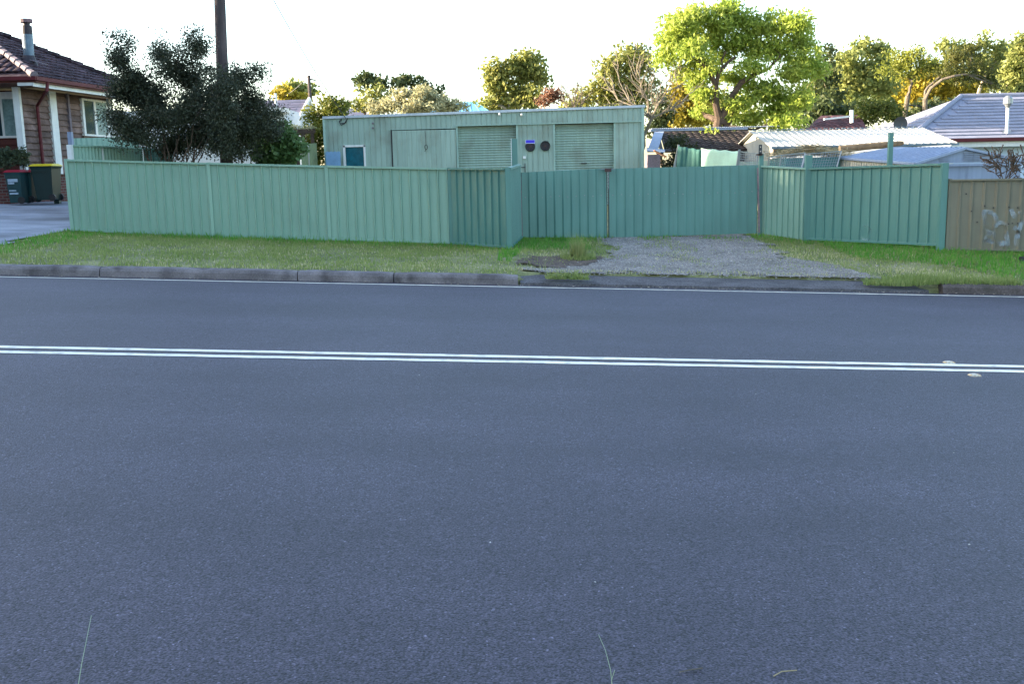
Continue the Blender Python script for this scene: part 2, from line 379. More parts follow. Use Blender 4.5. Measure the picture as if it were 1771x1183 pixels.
# ---- gravel driveway and left concrete drive
def inpoly(x, y, poly):
    c = False; j = len(poly) - 1
    for i in range(len(poly)):
        xi, yi = poly[i]; xj, yj = poly[j]
        if (yi > y) != (yj > y) and x < (xj - xi) * (y - yi) / (yj - yi) + xi: c = not c
        j = i
    return c
gp = [G(*p) for p in [(905, 484), (960, 458), (1040, 448), (1075, 432), (1030, 413), (1100, 409), (1180, 408), (1290, 405), (1325, 425), (1350, 442), (1440, 460), (1500, 474), (1545, 492)]]
gravel_poly = [(p.x, min(p.y, 21)) for p in gp] + [(6.5, 14.93), (.2, 14.93)]
gravel_poly = [(x, max(y, 14.93)) for x, y in gravel_poly]
def fill_poly(name, poly, zoff, m, step=.12, jit=.10, ragged=0.):
    minx = min(p[0] for p in poly); maxx = max(p[0] for p in poly); miny = min(p[1] for p in poly); maxy = max(p[1] for p in poly)
    vid = {}; V = []; Fs = []
    nx = int((maxx - minx) / step) + 2; ny = int((maxy - miny) / step) + 2
    r = random.Random(3)
    def vtx(i, j):
        if (i, j) not in vid:
            x = minx + i * step + r.uniform(-jit, jit) * step * 3; y = miny + j * step + r.uniform(-jit, jit) * step * 3
            vid[(i, j)] = len(V); V.append((x, y, gz(x, y) + zoff + r.uniform(0, .006)))
        return vid[(i, j)]
    for i in range(nx):
        for j in range(ny):
            cx = minx + (i + .5) * step; cy = miny + (j + .5) * step
            wx = .45 * (nz2(cx, cy, 3.0, 5) - .5) * ragged; wy = .45 * (nz2(cx, cy, 3.0, 8) - .5) * ragged
            if inpoly(cx + wx, cy + wy, poly): Fs.append((vtx(i, j), vtx(i + 1, j), vtx(i + 1, j + 1), vtx(i, j + 1)))
    return tag(link_mesh(name, V, Fs, m, smooth=True), kind='structure')
fill_poly('gravel_driveway', gravel_poly, .004, K['gravel'], .07, ragged=1.1)
dl = [G(*p) for p in [(-60, 436), (0, 424), (60, 410), (126, 397)]]
drive_poly = [(p.x, p.y) for p in dl] + [(-8.95, 22), (-9.5, 30), (-14, 31.5), (-26, 31.5), (-26, dl[0].y)]
fill_poly('driveway', drive_poly, .012, K['concrete'], .25, .0)
sp_ = [G(*p) for p in [(898, 449), (930, 441), (1000, 443), (1050, 450), (1000, 458), (930, 462), (895, 458)]]
fill_poly('bare_soil', [(p.x, p.y) for p in sp_], .012, K['soil'], .06, .1, ragged=1.5)

# ---- grass blades
def in_any(x, y): return inpoly(x, y, gravel_poly) or inpoly(x, y, drive_poly)
def blades(n, xr, yr, h, hv, keep, wd=.009, name='grass', m=None, lean=.5):
    out = []
    X = rng.uniform(*xr, n); Y = rng.uniform(*yr, n)
    for x, y in zip(X, Y):
        k = keep(x, y)
        if k <= 0 or rng.random() > k: continue
        out.append((x, y, gz(x, y)))
    b = np.array(out); n = len(b)
    H = h * (1 + hv * rng.standard_normal(n)).clip(.3, 3)
    ang = rng.uniform(0, 2 * np.pi, n); a2 = rng.uniform(0, 2 * np.pi, n)
    tip = b + np.stack([np.cos(a2) * H * lean * rng.random(n), np.sin(a2) * H * lean * rng.random(n), H], 1)
    sidev = np.stack([np.cos(ang), np.sin(ang), np.zeros(n)], 1) * (wd * (.6 + rng.random(n)))[:, None]
    b[:, 2] -= .01
    V = np.stack([b - sidev, b + sidev, tip], 1)
    o = quads_mesh(name, V, m); return tag(o, kind='stuff')
def vergekeep(x, y):
    if y < 14.5 or y > float(np.interp(x, XF, YF)) + .5: return 0
    if y < 15.28 and .1 < x < 6.3:
        e = 14.93 + .10 * nz2(x, 3, 3)
        return 0 if y < e else (.9 if y < e + .10 + .18 * nz2(x, 9, 2.5) else .05)
    if inpoly(x, y, drive_poly): return 0
    if inpoly(x, y, gravel_poly): return .45 if nz2(x, y, 2.2, 4) > .66 else .02
    k = .75
    nn = nz2(x, y, 1.9, 1); k = .95 if nn > .45 else .25 + nn * .9
    if -1.0 < x < 1.8 and 15 < y < 17.5: k *= .45
    return k
K['grass_a'] = leafmat('grass_green', (.16, .24, .05), (.36, .39, .15), .45)
K['grass_b'] = leafmat('grass_dry', (.38, .37, .17), (.62, .56, .34), .45)
K['grass_c'] = leafmat('grass_lush', (.07, .26, .03), (.18, .38, .06), .5)
def greenkeep(x, y):
    k = vergekeep(x, y)
    if y < 15.28 and .1 < x < 6.3: return k * .25
    yf = float(np.interp(x, XF, YF)); t = (y - 14.5) / (yf - 14.5)
    return k * (.55 + .45 * t)
def drykeep(x, y):
    k = vergekeep(x, y)
    if y < 15.28 and .1 < x < 6.3: return min(1, k)
    yf = float(np.interp(x, XF, YF)); t = (y - 14.5) / (yf - 14.5)
    if x > 6.5: k *= .35
    g = max(0, 1.6 * (nz2(x, y, 1.2, 2) - .38))
    near = 1 if -1.5 < x < 7 else .35
    return k * (1 - t * .6) * (.12 + 1.3 * g) * near
def lushkeep(x, y):
    k = vergekeep(x, y)
    if y < 15.28 and .1 < x < 6.3: return 0
    if k < .2: return 0
    yf = float(np.interp(x, XF, YF)); d = yf - y
    e = .5 if d < .5 + .3 * nz2(x, 0, 3) else 0
    if x > 6 and d < 2.2 + nz2(x, y, 1): e = .9
    if -.2 < x < 1.5 and d < 1.9: e = .8
    if x < -8: e = max(e, .4)
    return e
blades(150000, (-13, 13), (14.5, 20.9), .035, .35, greenkeep, .008, m=K['grass_a'])
blades(90000, (-13, 13), (14.5, 20.5), .030, .4, drykeep, .008, m=K['grass_b'])
blades(90000, (-13, 13), (14.6, 20.9), .065, .4, lushkeep, .010, m=K['grass_c'])
def tuftkeep(x, y):
    for cx, cy, r in TUFT:
        if (x - cx) ** 2 + (y - cy) ** 2 < r * r: return 1
    return 0
tf = [(1000, 448, .30), (970, 492, .22), (1000, 494, .2), (1590, 498, .35), (1560, 490, .3), (1640, 500, .3), (1690, 505, .3), (1520, 492, .22), (1740, 505, .3)]
TUFT = []
for px, py, r in tf:
    g = G(px, py); TUFT.append((g.x, max(g.y, 14.36), r))
for cx, cy, r in TUFT[1:]:
    pass
blades(120000, (-2, 10), (14.33, 17), .075, .5, lambda x, y: tuftkeep(x, y) * .8 if TUFT else 0, .008, m=K['grass_a'], lean=.9)
TUFT = [(TUFT[0][0], TUFT[0][1], .16)]
tg = TUFT[0]
nb = 420; ba = rng.uniform(0, 2 * np.pi, nb); br = rng.random(nb) * .12
b0 = np.stack([tg[0] + np.cos(ba) * br, tg[1] + np.sin(ba) * br, np.full(nb, gz(tg[0], tg[1]))], 1)
hh = rng.uniform(.12, .48, nb); ln = hh * .55 * rng.random(nb)
tp = b0 + np.stack([np.cos(ba) * ln, np.sin(ba) * ln, hh], 1)
sv = np.stack([-np.sin(ba), np.cos(ba), 0 * ba], 1) * .005
K['tuft'] = leafmat('pale_tuft', (.20, .26, .07), (.36, .36, .16), .35)
to = quads_mesh('grass_tussock', np.stack([b0 - sv, b0 + sv, tp], 1), K['tuft'], base=Vector((tg[0], tg[1], gz(tg[0], tg[1]))))
tag(to, 'tall pale tussock of grass beside the gravel in front of the gate', 'grass tussock')
# pebbles: small octahedra
def pebbles(n, keep, xr, yr, s0, s1, name, m):
    pts = []
    while len(pts) < n:
        x = rng.uniform(*xr); y = rng.uniform(*yr)
        if keep(x, y): pts.append((x, y, gz(x, y) + .006))
    c = np.array(pts); s = rng.uniform(s0, s1, n)
    dirs = np.array([(1, 0, 0), (0, 1, 0), (-1, 0, 0), (0, -1, 0), (0, 0, .7), (0, 0, -.7)], float)
    a = rng.uniform(0, 6.28, n); ca, sa = np.cos(a), np.sin(a)
    D = np.repeat(dirs[None], n, 0) * (s[:, None, None] * rng.uniform(.6, 1.2, (n, 6, 1)))
    X = D[..., 0] * ca[:, None] - D[..., 1] * sa[:, None]; Yv = D[..., 0] * sa[:, None] + D[..., 1] * ca[:, None]
    V = np.stack([X, Yv, D[..., 2]], -1) + c[:, None]
    fi = np.array([(0, 1, 4), (1, 2, 4), (2, 3, 4), (3, 0, 4)])
    me = bpy.data.meshes.new(name); vv = V.reshape(-1, 3)
    faces = (np.arange(n)[:, None, None] * 6 + fi[None]).reshape(-1, 3)
    me.from_pydata(vv.tolist(), [], faces.tolist()); me.materials.append(m)
    o = bpy.data.objects.new(name, me); COL.objects.link(o); return tag(o, kind='stuff')
pebbles(14000, lambda x, y: inpoly(x, y, gravel_poly) or (rng.random() < .10 and 0 < x < 6.5 and 14.9 < y < 16.5) or (rng.random() < .35 and .2 < x < 6.2 and 14.62 + .3 * nz2(x, 0, 4) < y < 15.0), (-.5, 7), (14.55, 20.4), .007, .020, 'gravel', K['pebble'])
def crumb(px, py, s=.008, m=None, lab=None):
    pass
# small white stones on the asphalt
pebbles(70, lambda x, y: True, (-7, 7), (2.6, 13.8), .002, .006, 'grit', mat('pale_grit', (.5, .48, .44), .8, island=.3))

# ---------------------------------------------------------------- ribbed sheets
def ribbed(A, B, za, zb, ta, tb, pitch=.18, rw=.05, rd=.028, m=None, thick=.004, inward=None, flip=False):
    """vertical sheet A->B (xy), bottoms za/zb, tops ta/tb; trapezoid ribs standing proud towards the viewer's side"""
    mm = m or M(); A = Vector((A[0], A[1])); B = Vector((B[0], B[1])); L = (B - A).length; d = (B - A) / L
    nrm = Vector((d.y, -d.x)) * (-1 if flip else 1)
    n = max(1, round(L / pitch)); p = L / n
    st = []
    for i in range(n):
        s = i * p
        st += [(s + .0001, 0), (s + p - rw, 0), (s + p - rw * .42, rd), (s + p - rw * .12, rd)]
    st += [(L, 0)]
    rows = []
    for s, dd in st:
        q = A + d * s + nrm * dd; q2 = q - nrm * thick; t = s / L
        z0 = za + (zb - za) * t; z1 = ta + (tb - ta) * t
        rows.append([(q.x, q.y, z0), (q.x, q.y, z1), (q2.x, q2.y, z1), (q2.x, q2.y, z0)])
    b = len(mm.v)
    for r in rows: mm.v += r
    for i in range(len(rows) - 1):
        for k in range(4):
            k2 = (k + 1) % 4; mm.f.append((b + i * 4 + k, b + i * 4 + k2, b + (i + 1) * 4 + k2, b + (i + 1) * 4 + k))
    mm.f.append((b, b + 3, b + 2, b + 1)); e = b + (len(rows) - 1) * 4; mm.f.append((e, e + 1, e + 2, e + 3))
    return mm
def post(p, z0, z1, w=.055, m=None):
    mm = m or M(); return mm.box(p[0] - w / 2, p[0] + w / 2, p[1] - w / 2, p[1] + w / 2, z0, z1)
def fence_panel(par, A, B, za, zb, ta, tb, mt, pitch=.18, rail=.038, rw=.045, rd=.036, bottom=True, name='panel'):
    a = Vector((A[0], A[1], 0)); b = Vector((B[0], B[1], 0)); d = (b - a).normalized(); n = Vector((d.y, -d.x, 0))
    a2 = a + d * .03; b2 = b - d * .03
    L = (b - a).length
    f = lambda t, u, v: u + (v - u) * t
    o = ribbed(a2, b2, za + .01, zb + .01, ta - .01, tb - .01, pitch, rw, rd).build(name, mt, par)
    m = M()
    m.bar(a2 + n * .012 + Vector((0, 0, ta - rail / 2)), b2 + n * .012 + Vector((0, 0, tb - rail / 2)), .05 + rd, rail)
    m.build('rail', mt, par)
    if bottom:
        m = M().bar(a2 + n * .012 + Vector((0, 0, za + rail / 2)), b2 + n * .012 + Vector((0, 0, zb + rail / 2)), .045 + rd, rail)
        m.build('rail', mt, par)
    return o
def v2(p): return (p.x, p.y)
# ---- left street fence
q = {}
q['a'] = (P(126, 398, 20.1), P(121, 275, 20.1)); q['b'] = (P(370, 412, 19.75), P(361, 281, 19.75)); q['c'] = (P(571, 415, 19.35), P(564, 286, 19.35)); q['d'] = (P(781, 421, 19.0), P(776, 290, 19.0)); q['e'] = (P(881, 429, 17.9), P(873, 290, 17.9)); q['f'] = (P(900, 411, 19.6), P(892, 284, 19.6))
par = thing('metal_fence', 'long pale green ribbed metal fence left of the gates with angled end panel', 'metal fence', q['c'][0])
names = 'abcdef'
for i in range(5):
    A, B = q[names[i]], q[names[i + 1]]
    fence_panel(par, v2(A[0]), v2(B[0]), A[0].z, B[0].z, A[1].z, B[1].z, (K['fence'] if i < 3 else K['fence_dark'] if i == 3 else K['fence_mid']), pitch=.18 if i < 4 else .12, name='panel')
for k in names:
    lo, hi = q[k]; w_ = .065 if k != 'e' else .09
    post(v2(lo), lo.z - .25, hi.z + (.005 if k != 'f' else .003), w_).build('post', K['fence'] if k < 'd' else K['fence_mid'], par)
# gate post left, taller, pale edge
g0 = P(898, 300, 20.3)
tg_ = thing('gate_post', 'tall slim green post behind the left fence corner, rising above the gate', 'post', (P(890, 280, 20.0).x, 20.0, .3))
post(v2(P(890, 280, 20.0)), .2, P(890, 240, 20).z, .12).build('shaft', K['fence_mid'], tg_)
M().box(tg_.location.x - .066, tg_.location.x - .054, 19.92, 19.94, .2, P(888, 239, 20).z).build('angle_iron', K['white'], tg_)
# ---- gates
ga = (P(904, 411, 19.75), P(899, 298, 19.75)); gb = (P(1049, 412, 20.0), P(1046, 291, 20.0)); gc = (P(1054, 412, 20.02), P(1053, 291.5, 20.02)); gd = (P(1308, 404, 20.4), P(1309, 285, 20.4))
def gate(A, B, label):
    par = thing('metal_gate', label, 'gate', A[0], group='double driveway gates')
    ribbed(v2(A[0]), v2(B[0]), A[0].z + .01, B[0].z + .01, A[1].z, B[1].z, .178, .05, .027).build('sheet', K['fence_dark'], par)
    m = M()
    for k in (.06, .5, .93):
        m.bar(Vector((A[0].x, A[0].y + .04, A[0].z + (A[1].z - A[0].z) * k)), Vector((B[0].x, B[0].y + .04, B[0].z + (B[1].z - B[0].z) * k)), .035, .035)
    for E in (A, B):
        m.bar(Vector((E[0].x, E[0].y + .04, E[0].z)), Vector((E[0].x, E[0].y + .04, E[1].z)), .034, .034)
    m.build('frame', K['steel'], par)
    n = round((B[0].x - A[0].x) / .178)
    for i in range(n):
        t = (i + .4) / n; p = A[0].lerp(B[0], t); p.z = A[0].z + (A[1].z - A[0].z) * .62 + .012 * math.sin(i * 2.1)
        M().tube([p + Vector((0, .002, 0)), p + Vector((0, -.004, 0))], .011, 8).build('screw', K['wire'], par)
    return par
gl = gate(ga, gb, 'short left leaf of the green sheet metal driveway gates')
gr = gate(gc, gd, 'long right leaf of the green sheet metal driveway gates beside the rusty strap')
# latch between the leaves
lt = thing('gate_latch', 'rusty latch and chain where the two green gate leaves meet', 'latch', (P(1051, 296, 19.95)))
lz = lt.location
m = M()
for k in range(10):
    m.tube([lz + Vector((.01 * (k % 2), -.03, -.035 * k)), lz + Vector((.012 - .01 * (k % 2), -.03, -.035 * k - .04))], .009, 6)
m.build('chain', K['wire'], lt)
M().box(lz.x - .06, lz.x + .07, lz.y - .05, lz.y + .0, lz.z - .01, lz.z + .055).build('bolt_plate', K['rust'], lt)
M().tube([lz + Vector((-.14, -.02, .04)), lz + Vector((0, -.03, .05)), lz + Vector((.13, -.02, .035))], .012, 6).build('bar', K['wire'], lt)
# white hinge strips left & right of gates
for px, py0, py1, Y, lab in ((901, 305, 408, 19.7, 'chipped pale hinge strip at the left edge of the gates'), (1311.5, 290, 402, 20.35, 'chipped pale hinge strip at the right edge of the gates')):
    a = P(px - 1, py0, Y); b = P(px + 1.5, py1, Y)
    tag(M().bar(a, b, .03, .02).build('hinge_strip', mat('chipped_strip', (.34, .30, .34), .8, var=.6, scale=14, col2=(.2, .12, .12)), base=b), lab, 'hinge strip')
# ---- right fence
r0 = (P(1314, 404, 20.5), P(1313, 286, 20.5)); r1 = (P(1394, 416, 19.7), P(1396, 290, 19.7)); r2 = (P(1626, 429, 17.4), P(1634, 282, 17.4))
par = thing('metal_fence', 'green ribbed metal fence right of the gates with pale scuff low on its wide panel', 'metal fence', r1[0])
fence_panel(par, v2(r0[0]), v2(r1[0]), r0[0].z, r1[0].z, r0[1].z, r1[1].z, K['fence'], pitch=.125, bottom=False, rd=.035)  # paler green than the wide panel: sky light put into the colour
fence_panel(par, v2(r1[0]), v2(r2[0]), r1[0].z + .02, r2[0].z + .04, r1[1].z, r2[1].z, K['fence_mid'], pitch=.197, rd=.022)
post(v2(r0[0]), r0[0].z - .2, P(1312, 266, 20.5).z, .075).build('post', K['fence_mid'], par)
post(v2(r1[0]), r1[0].z - .2, P(1396, 268, 19.7).z, .12).build('post', K['fence_mid'], par)
post(v2(r2[0]), r2[0].z - .15, r2[1].z + .005, .11).build('post', K['fence_mid'], par)
# pale dent low on the wide panel (paint rubbed away)
dn = P(1496, 404, 18.68); 
def spraymat(name, col, amt, sc):
    m = bpy.data.materials.new(name); m.use_nodes = True; n = m.node_tree.nodes; l = m.node_tree.links; b = n["Principled BSDF"]
    b.inputs['Base Color'].default_value = (*col, 1); b.inputs['Roughness'].default_value = .8
    t = n.new("ShaderNodeTexNoise"); t.inputs['Scale'].default_value = sc; t.inputs['Detail'].default_value = 6; tc = n.new("ShaderNodeTexCoord"); l.new(tc.outputs['Object'], t.inputs[0])
    r = n.new("ShaderNodeMapRange"); r.inputs[1].default_value = .42; r.inputs[2].default_value = .68; r.inputs[3].default_value = 0; r.inputs[4].default_value = amt; l.new(t.outputs[0], r.inputs[0]); l.new(r.outputs[0], b.inputs['Alpha'])
    return m
K['spray'] = spraymat('spray_paint', (.34, .42, .48), .38, 7); K['scuff'] = spraymat('scuff', (.30, .46, .48), .5, 5)
dd_ = (r2[0] - r1[0]); dd_.z = 0; dd_.normalize(); nn_ = Vector((dd_.y, -dd_.x, 0))
t_ = (dn.x - r1[0].x) / dd_.x; dc = Vector((r1[0].x + dd_.x * t_, r1[0].y + dd_.y * t_, dn.z)) + nn_ * .032
m = M(); pts = [dc + dd_ * (.13 * math.cos(a) * (1 + .15 * math.sin(3 * a))) + Vector((0, 0, .16 * math.sin(a))) for a in np.linspace(0, 2 * math.pi, 20, endpoint=False)]
m.slab(pts, .003, nn_); m.build('dent', K['scuff'], par)
# rusty strap on top of the gate post
sp0 = P(1314, 266, 20.46)
st = thing('post_bracket', 'rusty steel strap with two holes on top of the right gate post', 'bracket', sp0)
ztop = P(1314, 250, 20.46).z
m = M(); ho = .02
z0, z1 = sp0.z - .02, ztop; w2 = .033; hz = [z0 + (z1 - z0) * .35, z0 + (z1 - z0) * .78]
zs = [z0, hz[0] - .012, hz[0] + .012, hz[1] - .012, hz[1] + .012, z1]
for i in range(5):
    if i % 2 == 0: m.box(sp0.x - w2, sp0.x + w2, sp0.y - .05, sp0.y - .042, zs[i], zs[i + 1])
    else:
        m.box(sp0.x - w2, sp0.x - .012, sp0.y - .05, sp0.y - .042, zs[i], zs[i + 1]); m.box(sp0.x + .012, sp0.x + w2, sp0.y - .05, sp0.y - .042, zs[i], zs[i + 1])
m.build('strap', K['steel'], st)
M().box(sp0.x - .047, sp0.x + .047, sp0.y - .05, sp0.y + .095, sp0.z - .03, sp0.z + .005).build('cap', K['rust'], st)
# ---- tan fence
t0 = (P(1634, 432, 17.35), P(1638, 310, 17.35)); t1x = 10.2
tp0 = P(1771, 434, 16.9); tp1 = P(1771, 308, 16.9)
ex = lambda a, b, x: a + (b - a) * ((x - a.x) / (b.x - a.x))
te = (ex(t0[0], tp0, 12.5), ex(t0[1], tp1, 12.5))
par = thing('metal_fence', 'low tan metal fence at the right edge with white spray scrawl', 'metal fence', t0[0])
fence_panel(par, v2(t0[0]), v2(te[0]), t0[0].z, te[0].z, t0[1].z, te[1].z, K['tan'], pitch=.19, rail=.03, rw=.06, rd=.02, bottom=True)
post((t0[0].x + .03, t0[0].y), t0[0].z - .1, t0[1].z + .01, .05).build('post', K['tan'], par)
# spray scrawl as thin ribbons lying on the sheet
def tanpt(px, py):
    d = F_ + R_ * ((px - 885.5) / FPX) - U_ * ((py - 591.5) / FPX)
    a = t0[0]; b = te[0]; dr = Vector((b.x - a.x, b.y - a.y, 0)).normalized(); n = Vector((dr.y, -dr.x, 0)); pl = a + n * .024
    t = (pl - CAMP).dot(n) / d.dot(n); return CAMP + d * t, n
strokes = [[(1701, 365), (1704, 380), (1708, 395), (1711, 403)], [(1711, 403), (1718, 398), (1722, 390), (1727, 384), (1735, 386), (1739, 395)],
           [(1711, 403), (1706, 412), (1703, 418), (1710, 415), (1717, 419), (1722, 412), (1719, 402)], [(1739, 388), (1740, 402), (1742, 415), (1743, 424)],
           [(1700, 366), (1712, 366), (1720, 372), (1724, 380)], [(1749, 362), (1752, 370), (1756, 376)], [(1765, 366), (1767, 380), (1764, 395), (1758, 410), (1757, 424)], [(1727, 418), (1733, 424), (1737, 417)],
           [(1748, 396), (1754, 391), (1759, 398), (1760, 412)]]
m = M()
for s in strokes:
    pp = [tanpt(*p) for p in s]
    for i in range(len(pp) - 1):
        a, n = pp[i]; b, _ = pp[i + 1]; d = (b - a).normalized(); sd_ = d.cross(n).normalized() * .036
        m.hexa([a - sd_ - d * .008, b - sd_ + d * .008, b + sd_ + d * .008, a + sd_ - d * .008], [x + n * (.002 + .0004 * (len(m.f) % 7)) for x in (a - sd_ - d * .008, b - sd_ + d * .008, b + sd_ + d * .008, a + sd_ - d * .008)])
m.build('graffiti', K['spray'], par)
for (px, py) in [(1703, 356), (1718, 359), (1745, 358), (1760, 359), (1744, 387), (1751, 386), (1760, 386), (1680, 365), (1671, 335), (1690, 384)]:
    a, n = tanpt(px, py)
    M().tube([a - n * .006, a + n * .004], .014, 8).build('bullet_hole', K['black'], par)

# ---------------------------------------------------------------- back fences on the left
fb = thing('metal_fence', 'short green fence with white posts behind the left end of the street fence', 'metal fence', P(178, 280, 23.5))
A = P(118, 250, 22.5); B = P(245, 255, 25.5)
fence_panel(fb, v2(A), v2(B), .6, .6, A.z, B.z, K['fence'], pitch=.13)
for px, py, Y, w_ in ((121, 250, 22.45, .10), (177, 252, 23.8, .05)):
    a = P(px, py, Y); post((a.x, a.y - .02), .6, a.z, w_).build('post', K['white'], fb)
a = P(240, 255, 25.4); post(v2(a), .6, a.z, .04).build('post', K['bark'], fb)
B2 = P(300, 262, 25.5); fence_panel(fb, v2(B), v2(B2), .6, .6, B.z, B2.z + .05, K['fence_mid'], pitch=.13)
fc = thing('metal_fence', 'corrugated green fence below the window of the timber house', 'metal fence', P(180, 250, 28))
A = P(124, 239, 27.2); B = P(238, 236, 29.2)
ribbed(v2(A), v2(B), .9, .9, A.z, B.z, .17, .08, .03).build('sheet', K['fence'], fc)
a = P(121, 228, 27.0); post(v2(a), .9, a.z, .11).build('post', K['silver'], fc)

# ---------------------------------------------------------------- green shed
SY = 32.0
sl = P(560, 205, SY); sr = P(1113, 185, SY); sx0, sx1 = sl.x, sr.x; szt0, szt1 = sl.z, sr.z; sg = .55
shed = thing('green_shed', 'long pale green metal shed with two roller doors behind the gates', 'shed', ((sx0 + sx1) / 2, SY, sg))
def sxz(px, py): p = P(px, py, SY); return p.x, p.z
top = lambda x: szt0 + (szt1 - szt0) * (x - sx0) / (sx1 - sx0)
zh = sxz(1000, 213)[1]; zh1 = sxz(780, 222)[1]
d1a = sxz(790, 222)[0]; d1b = sxz(894, 222)[0]; d2a = sxz(958, 214)[0]; d2b = sxz(1063, 214)[0]; sda = sxz(677, 224)[0]; wa = sxz(597, 256)[0]; wb = sxz(629, 256)[0]
wzt = sxz(610, 254)[1]; wzb = sxz(610, 292)[1] - .1
m = M(); TH = .16
def wallseg(x0, x1, z0, z1a, z1b=None, dy=0., rdv=.022):
    ribbed((x0, SY + dy), (x1, SY + dy), z0, z0, z1a, z1b if z1b is not None else z1a, TH, .022, rdv, m)
wallseg(sx0, wa - .06, sg, top(sx0), top(wa)); wallseg(wa - .06, wb + .06, wzt + .06, top(wa), top(wb)); wallseg(wa - .06, wb + .06, sg, wzb)
wallseg(wb + .06, sda, sg, top(wb), top(sda)); wallseg(sda, d1a, zh1, top(sda), top(d1a)); wallseg(d1a, sx1, zh, top(d1a), top(sx1), dy=-.012)
wallseg(d1b, d2a, sg, zh); wallseg(d2b, sx1, sg, zh)
m.build('front_wall', K['shed'], shed)
D2 = 6.0
ribbed((sx0, SY + D2), (sx0, SY), sg, sg, top(sx0) - .35, top(sx0) - .03, TH, .022, .014).build('side_wall', K['shed'], shed)
m = M(); ribbed((sx1, SY), (sx1, SY + D2), sg, sg, top(sx1) - .03, top(sx1) - .35, TH, .022, .014, m)
m.build('side_wall', K['shed'], shed)
M().box(sx0 + .02, sx1 - .02, SY + D2 - .05, SY + D2, sg, top(0) - .4).build('rear_wall', K['shed'], shed)
m = M(); m.slab([(sx0 - .03, SY - .03, szt0 + .02), (sx1 + .05, SY - .03, szt1 + .02), (sx1 + .05, SY + D2 + .1, szt1 - .33), (sx0 - .03, SY + D2 + .1, szt0 - .33)], .03, Vector((0, 0, 1)))
m.build('roof', K['zinc'], shed)
m = M(); m.bar((sx0 - .03, SY - .05, szt0 + .03), (sx1 + .05, SY - .05, szt1 + .03), .05, .075); m.build('roof_flashing', K['zinc'], shed)
m = M(); m.bar((sx0, SY - .015, sg), (sx0, SY - .015, szt0), .07, .05); m.build('corner_trim', K['shed_trim'], shed); m = M(); m.bar((sx1 - .03, SY - .02, sg), (sx1 - .03, SY - .02, szt1), .09, .07); m.build('corner_trim', K['shed_trim'], shed)
# lintel & jambs
m = M(); m.bar((d1a - .05, SY - .05, zh + .0), (sx1 - .05, SY - .05, zh + .02), .03, .03); m.bar((sda - .08, SY - .04, zh1), (d1a, SY - .04, zh1 + .02), .02, .02); m.build('lintel', K['shed_trim'], shed)
def roller(x0, x1, zt, extra=()):
    m = M(); ph = .078; n = int((zt - sg) / ph) ; prof = []
    for i in range(n * 4 + 1):
        z = sg + i * ph / 4; prof.append((z, .016 * math.sin(i * math.pi / 2)))
    for i in range(len(prof) - 1):
        (za, da), (zb, db) = prof[i], prof[i + 1]
        m.quad((x0, SY + .12 - da, za), (x1, SY + .12 - da, za), (x1, SY + .12 - db, zb), (x0, SY + .12 - db, zb))
    m.quad((x0, SY + .16, sg), (x1, SY + .16, sg), (x1, SY + .16, zt), (x0, SY + .16, zt))
    o = m.build('roller_door', K['shed'], shed, smooth=True)
    return o
r1_ = roller(d1a + .02, d1b - .02, zh - .02); r2_ = roller(d2a + .02, d2b - .02, zh - .02)
hx, hz_ = sxz(1012, 282); M().box(hx - .12, hx + .06, SY + .07, SY + .10, hz_ - .015, hz_ + .015).build('door_handle', K['black'], r2_, base=None)
bpy.context.view_layer.update()
m = M()
for x in (d1a, d1b, d2a, d2b): M().box(x - .03, x + .03, SY - .03, SY + .12, sg, zh - .015).build('door_jamb', K['shed_trim'], shed)
M().box(sx0 + .1, sx1 - .1, SY + .3, SY + .35, sg, zh + .1).build('inner_lining', K['black'], shed)  # plain black sheet behind the front wall and doors
# sliding door
m = ribbed((sda + .02, SY - .05), (d1a - .04, SY - .05), sg + .02, sg + .02, zh1 - .03, zh1 - .03, TH, .022, .014)
sdr = m.build('sliding_door', K['shed'], shed)
M().box(sda - .02, sda + .01, SY - .06, SY - .0, sg, zh1).build('door_edge', K['black'], shed)
# cord loop handle
c0 = P(737, 254, SY - .1); m = M(); pts = [Vector((c0.x + .045 * math.cos(a), c0.y, c0.z + .07 * math.sin(a))) for a in np.linspace(0, 2 * math.pi, 14)]
m.tube(pts, .010, 6); m.tube([P(735, 226, SY - .1), P(736, 238, SY - .1), c0 + Vector((0, 0, .07))], .006, 5); m.tube([c0 + Vector((.0, 0, -.07)), c0 + Vector((-.05, 0, -.14))], .008, 5)
tag(m.build('cord_loop', K['black'], base=c0), 'black cord loop hanging on the shed\'s sliding door', 'cord')
# shed window
m = M()
m.bar((wa - .03, SY - .03, wzb), (wa - .03, SY - .03, wzt + .05), .07, .07); m.bar((wb + .03, SY - .03, wzb), (wb + .03, SY - .03, wzt + .05), .06, .07)
m.box(wa - .06, wb + .06, SY - .065, SY + .02, wzt, wzt + .06); m.box(wa - .06, wb + .06, SY - .065, SY + .02, wzb - .05, wzb)
wf = m.build('window', K['white'], shed)
wp = M().box(wa, wb, SY + .0, SY + .03, wzb, wzt).build('pane', K['teal_pane'], None); 
def reparent(o, par):       # sub-part whose mesh is in world coordinates
    top = par
    while top.parent: top = top.parent
    off = top.location
    for v in o.data.vertices: v.co -= off
    o.parent = par
reparent(wp, wf)
# fix handle coordinates
for o in [x for x in r2_.children]:
    for v in o.data.vertices: v.co -= shed.location
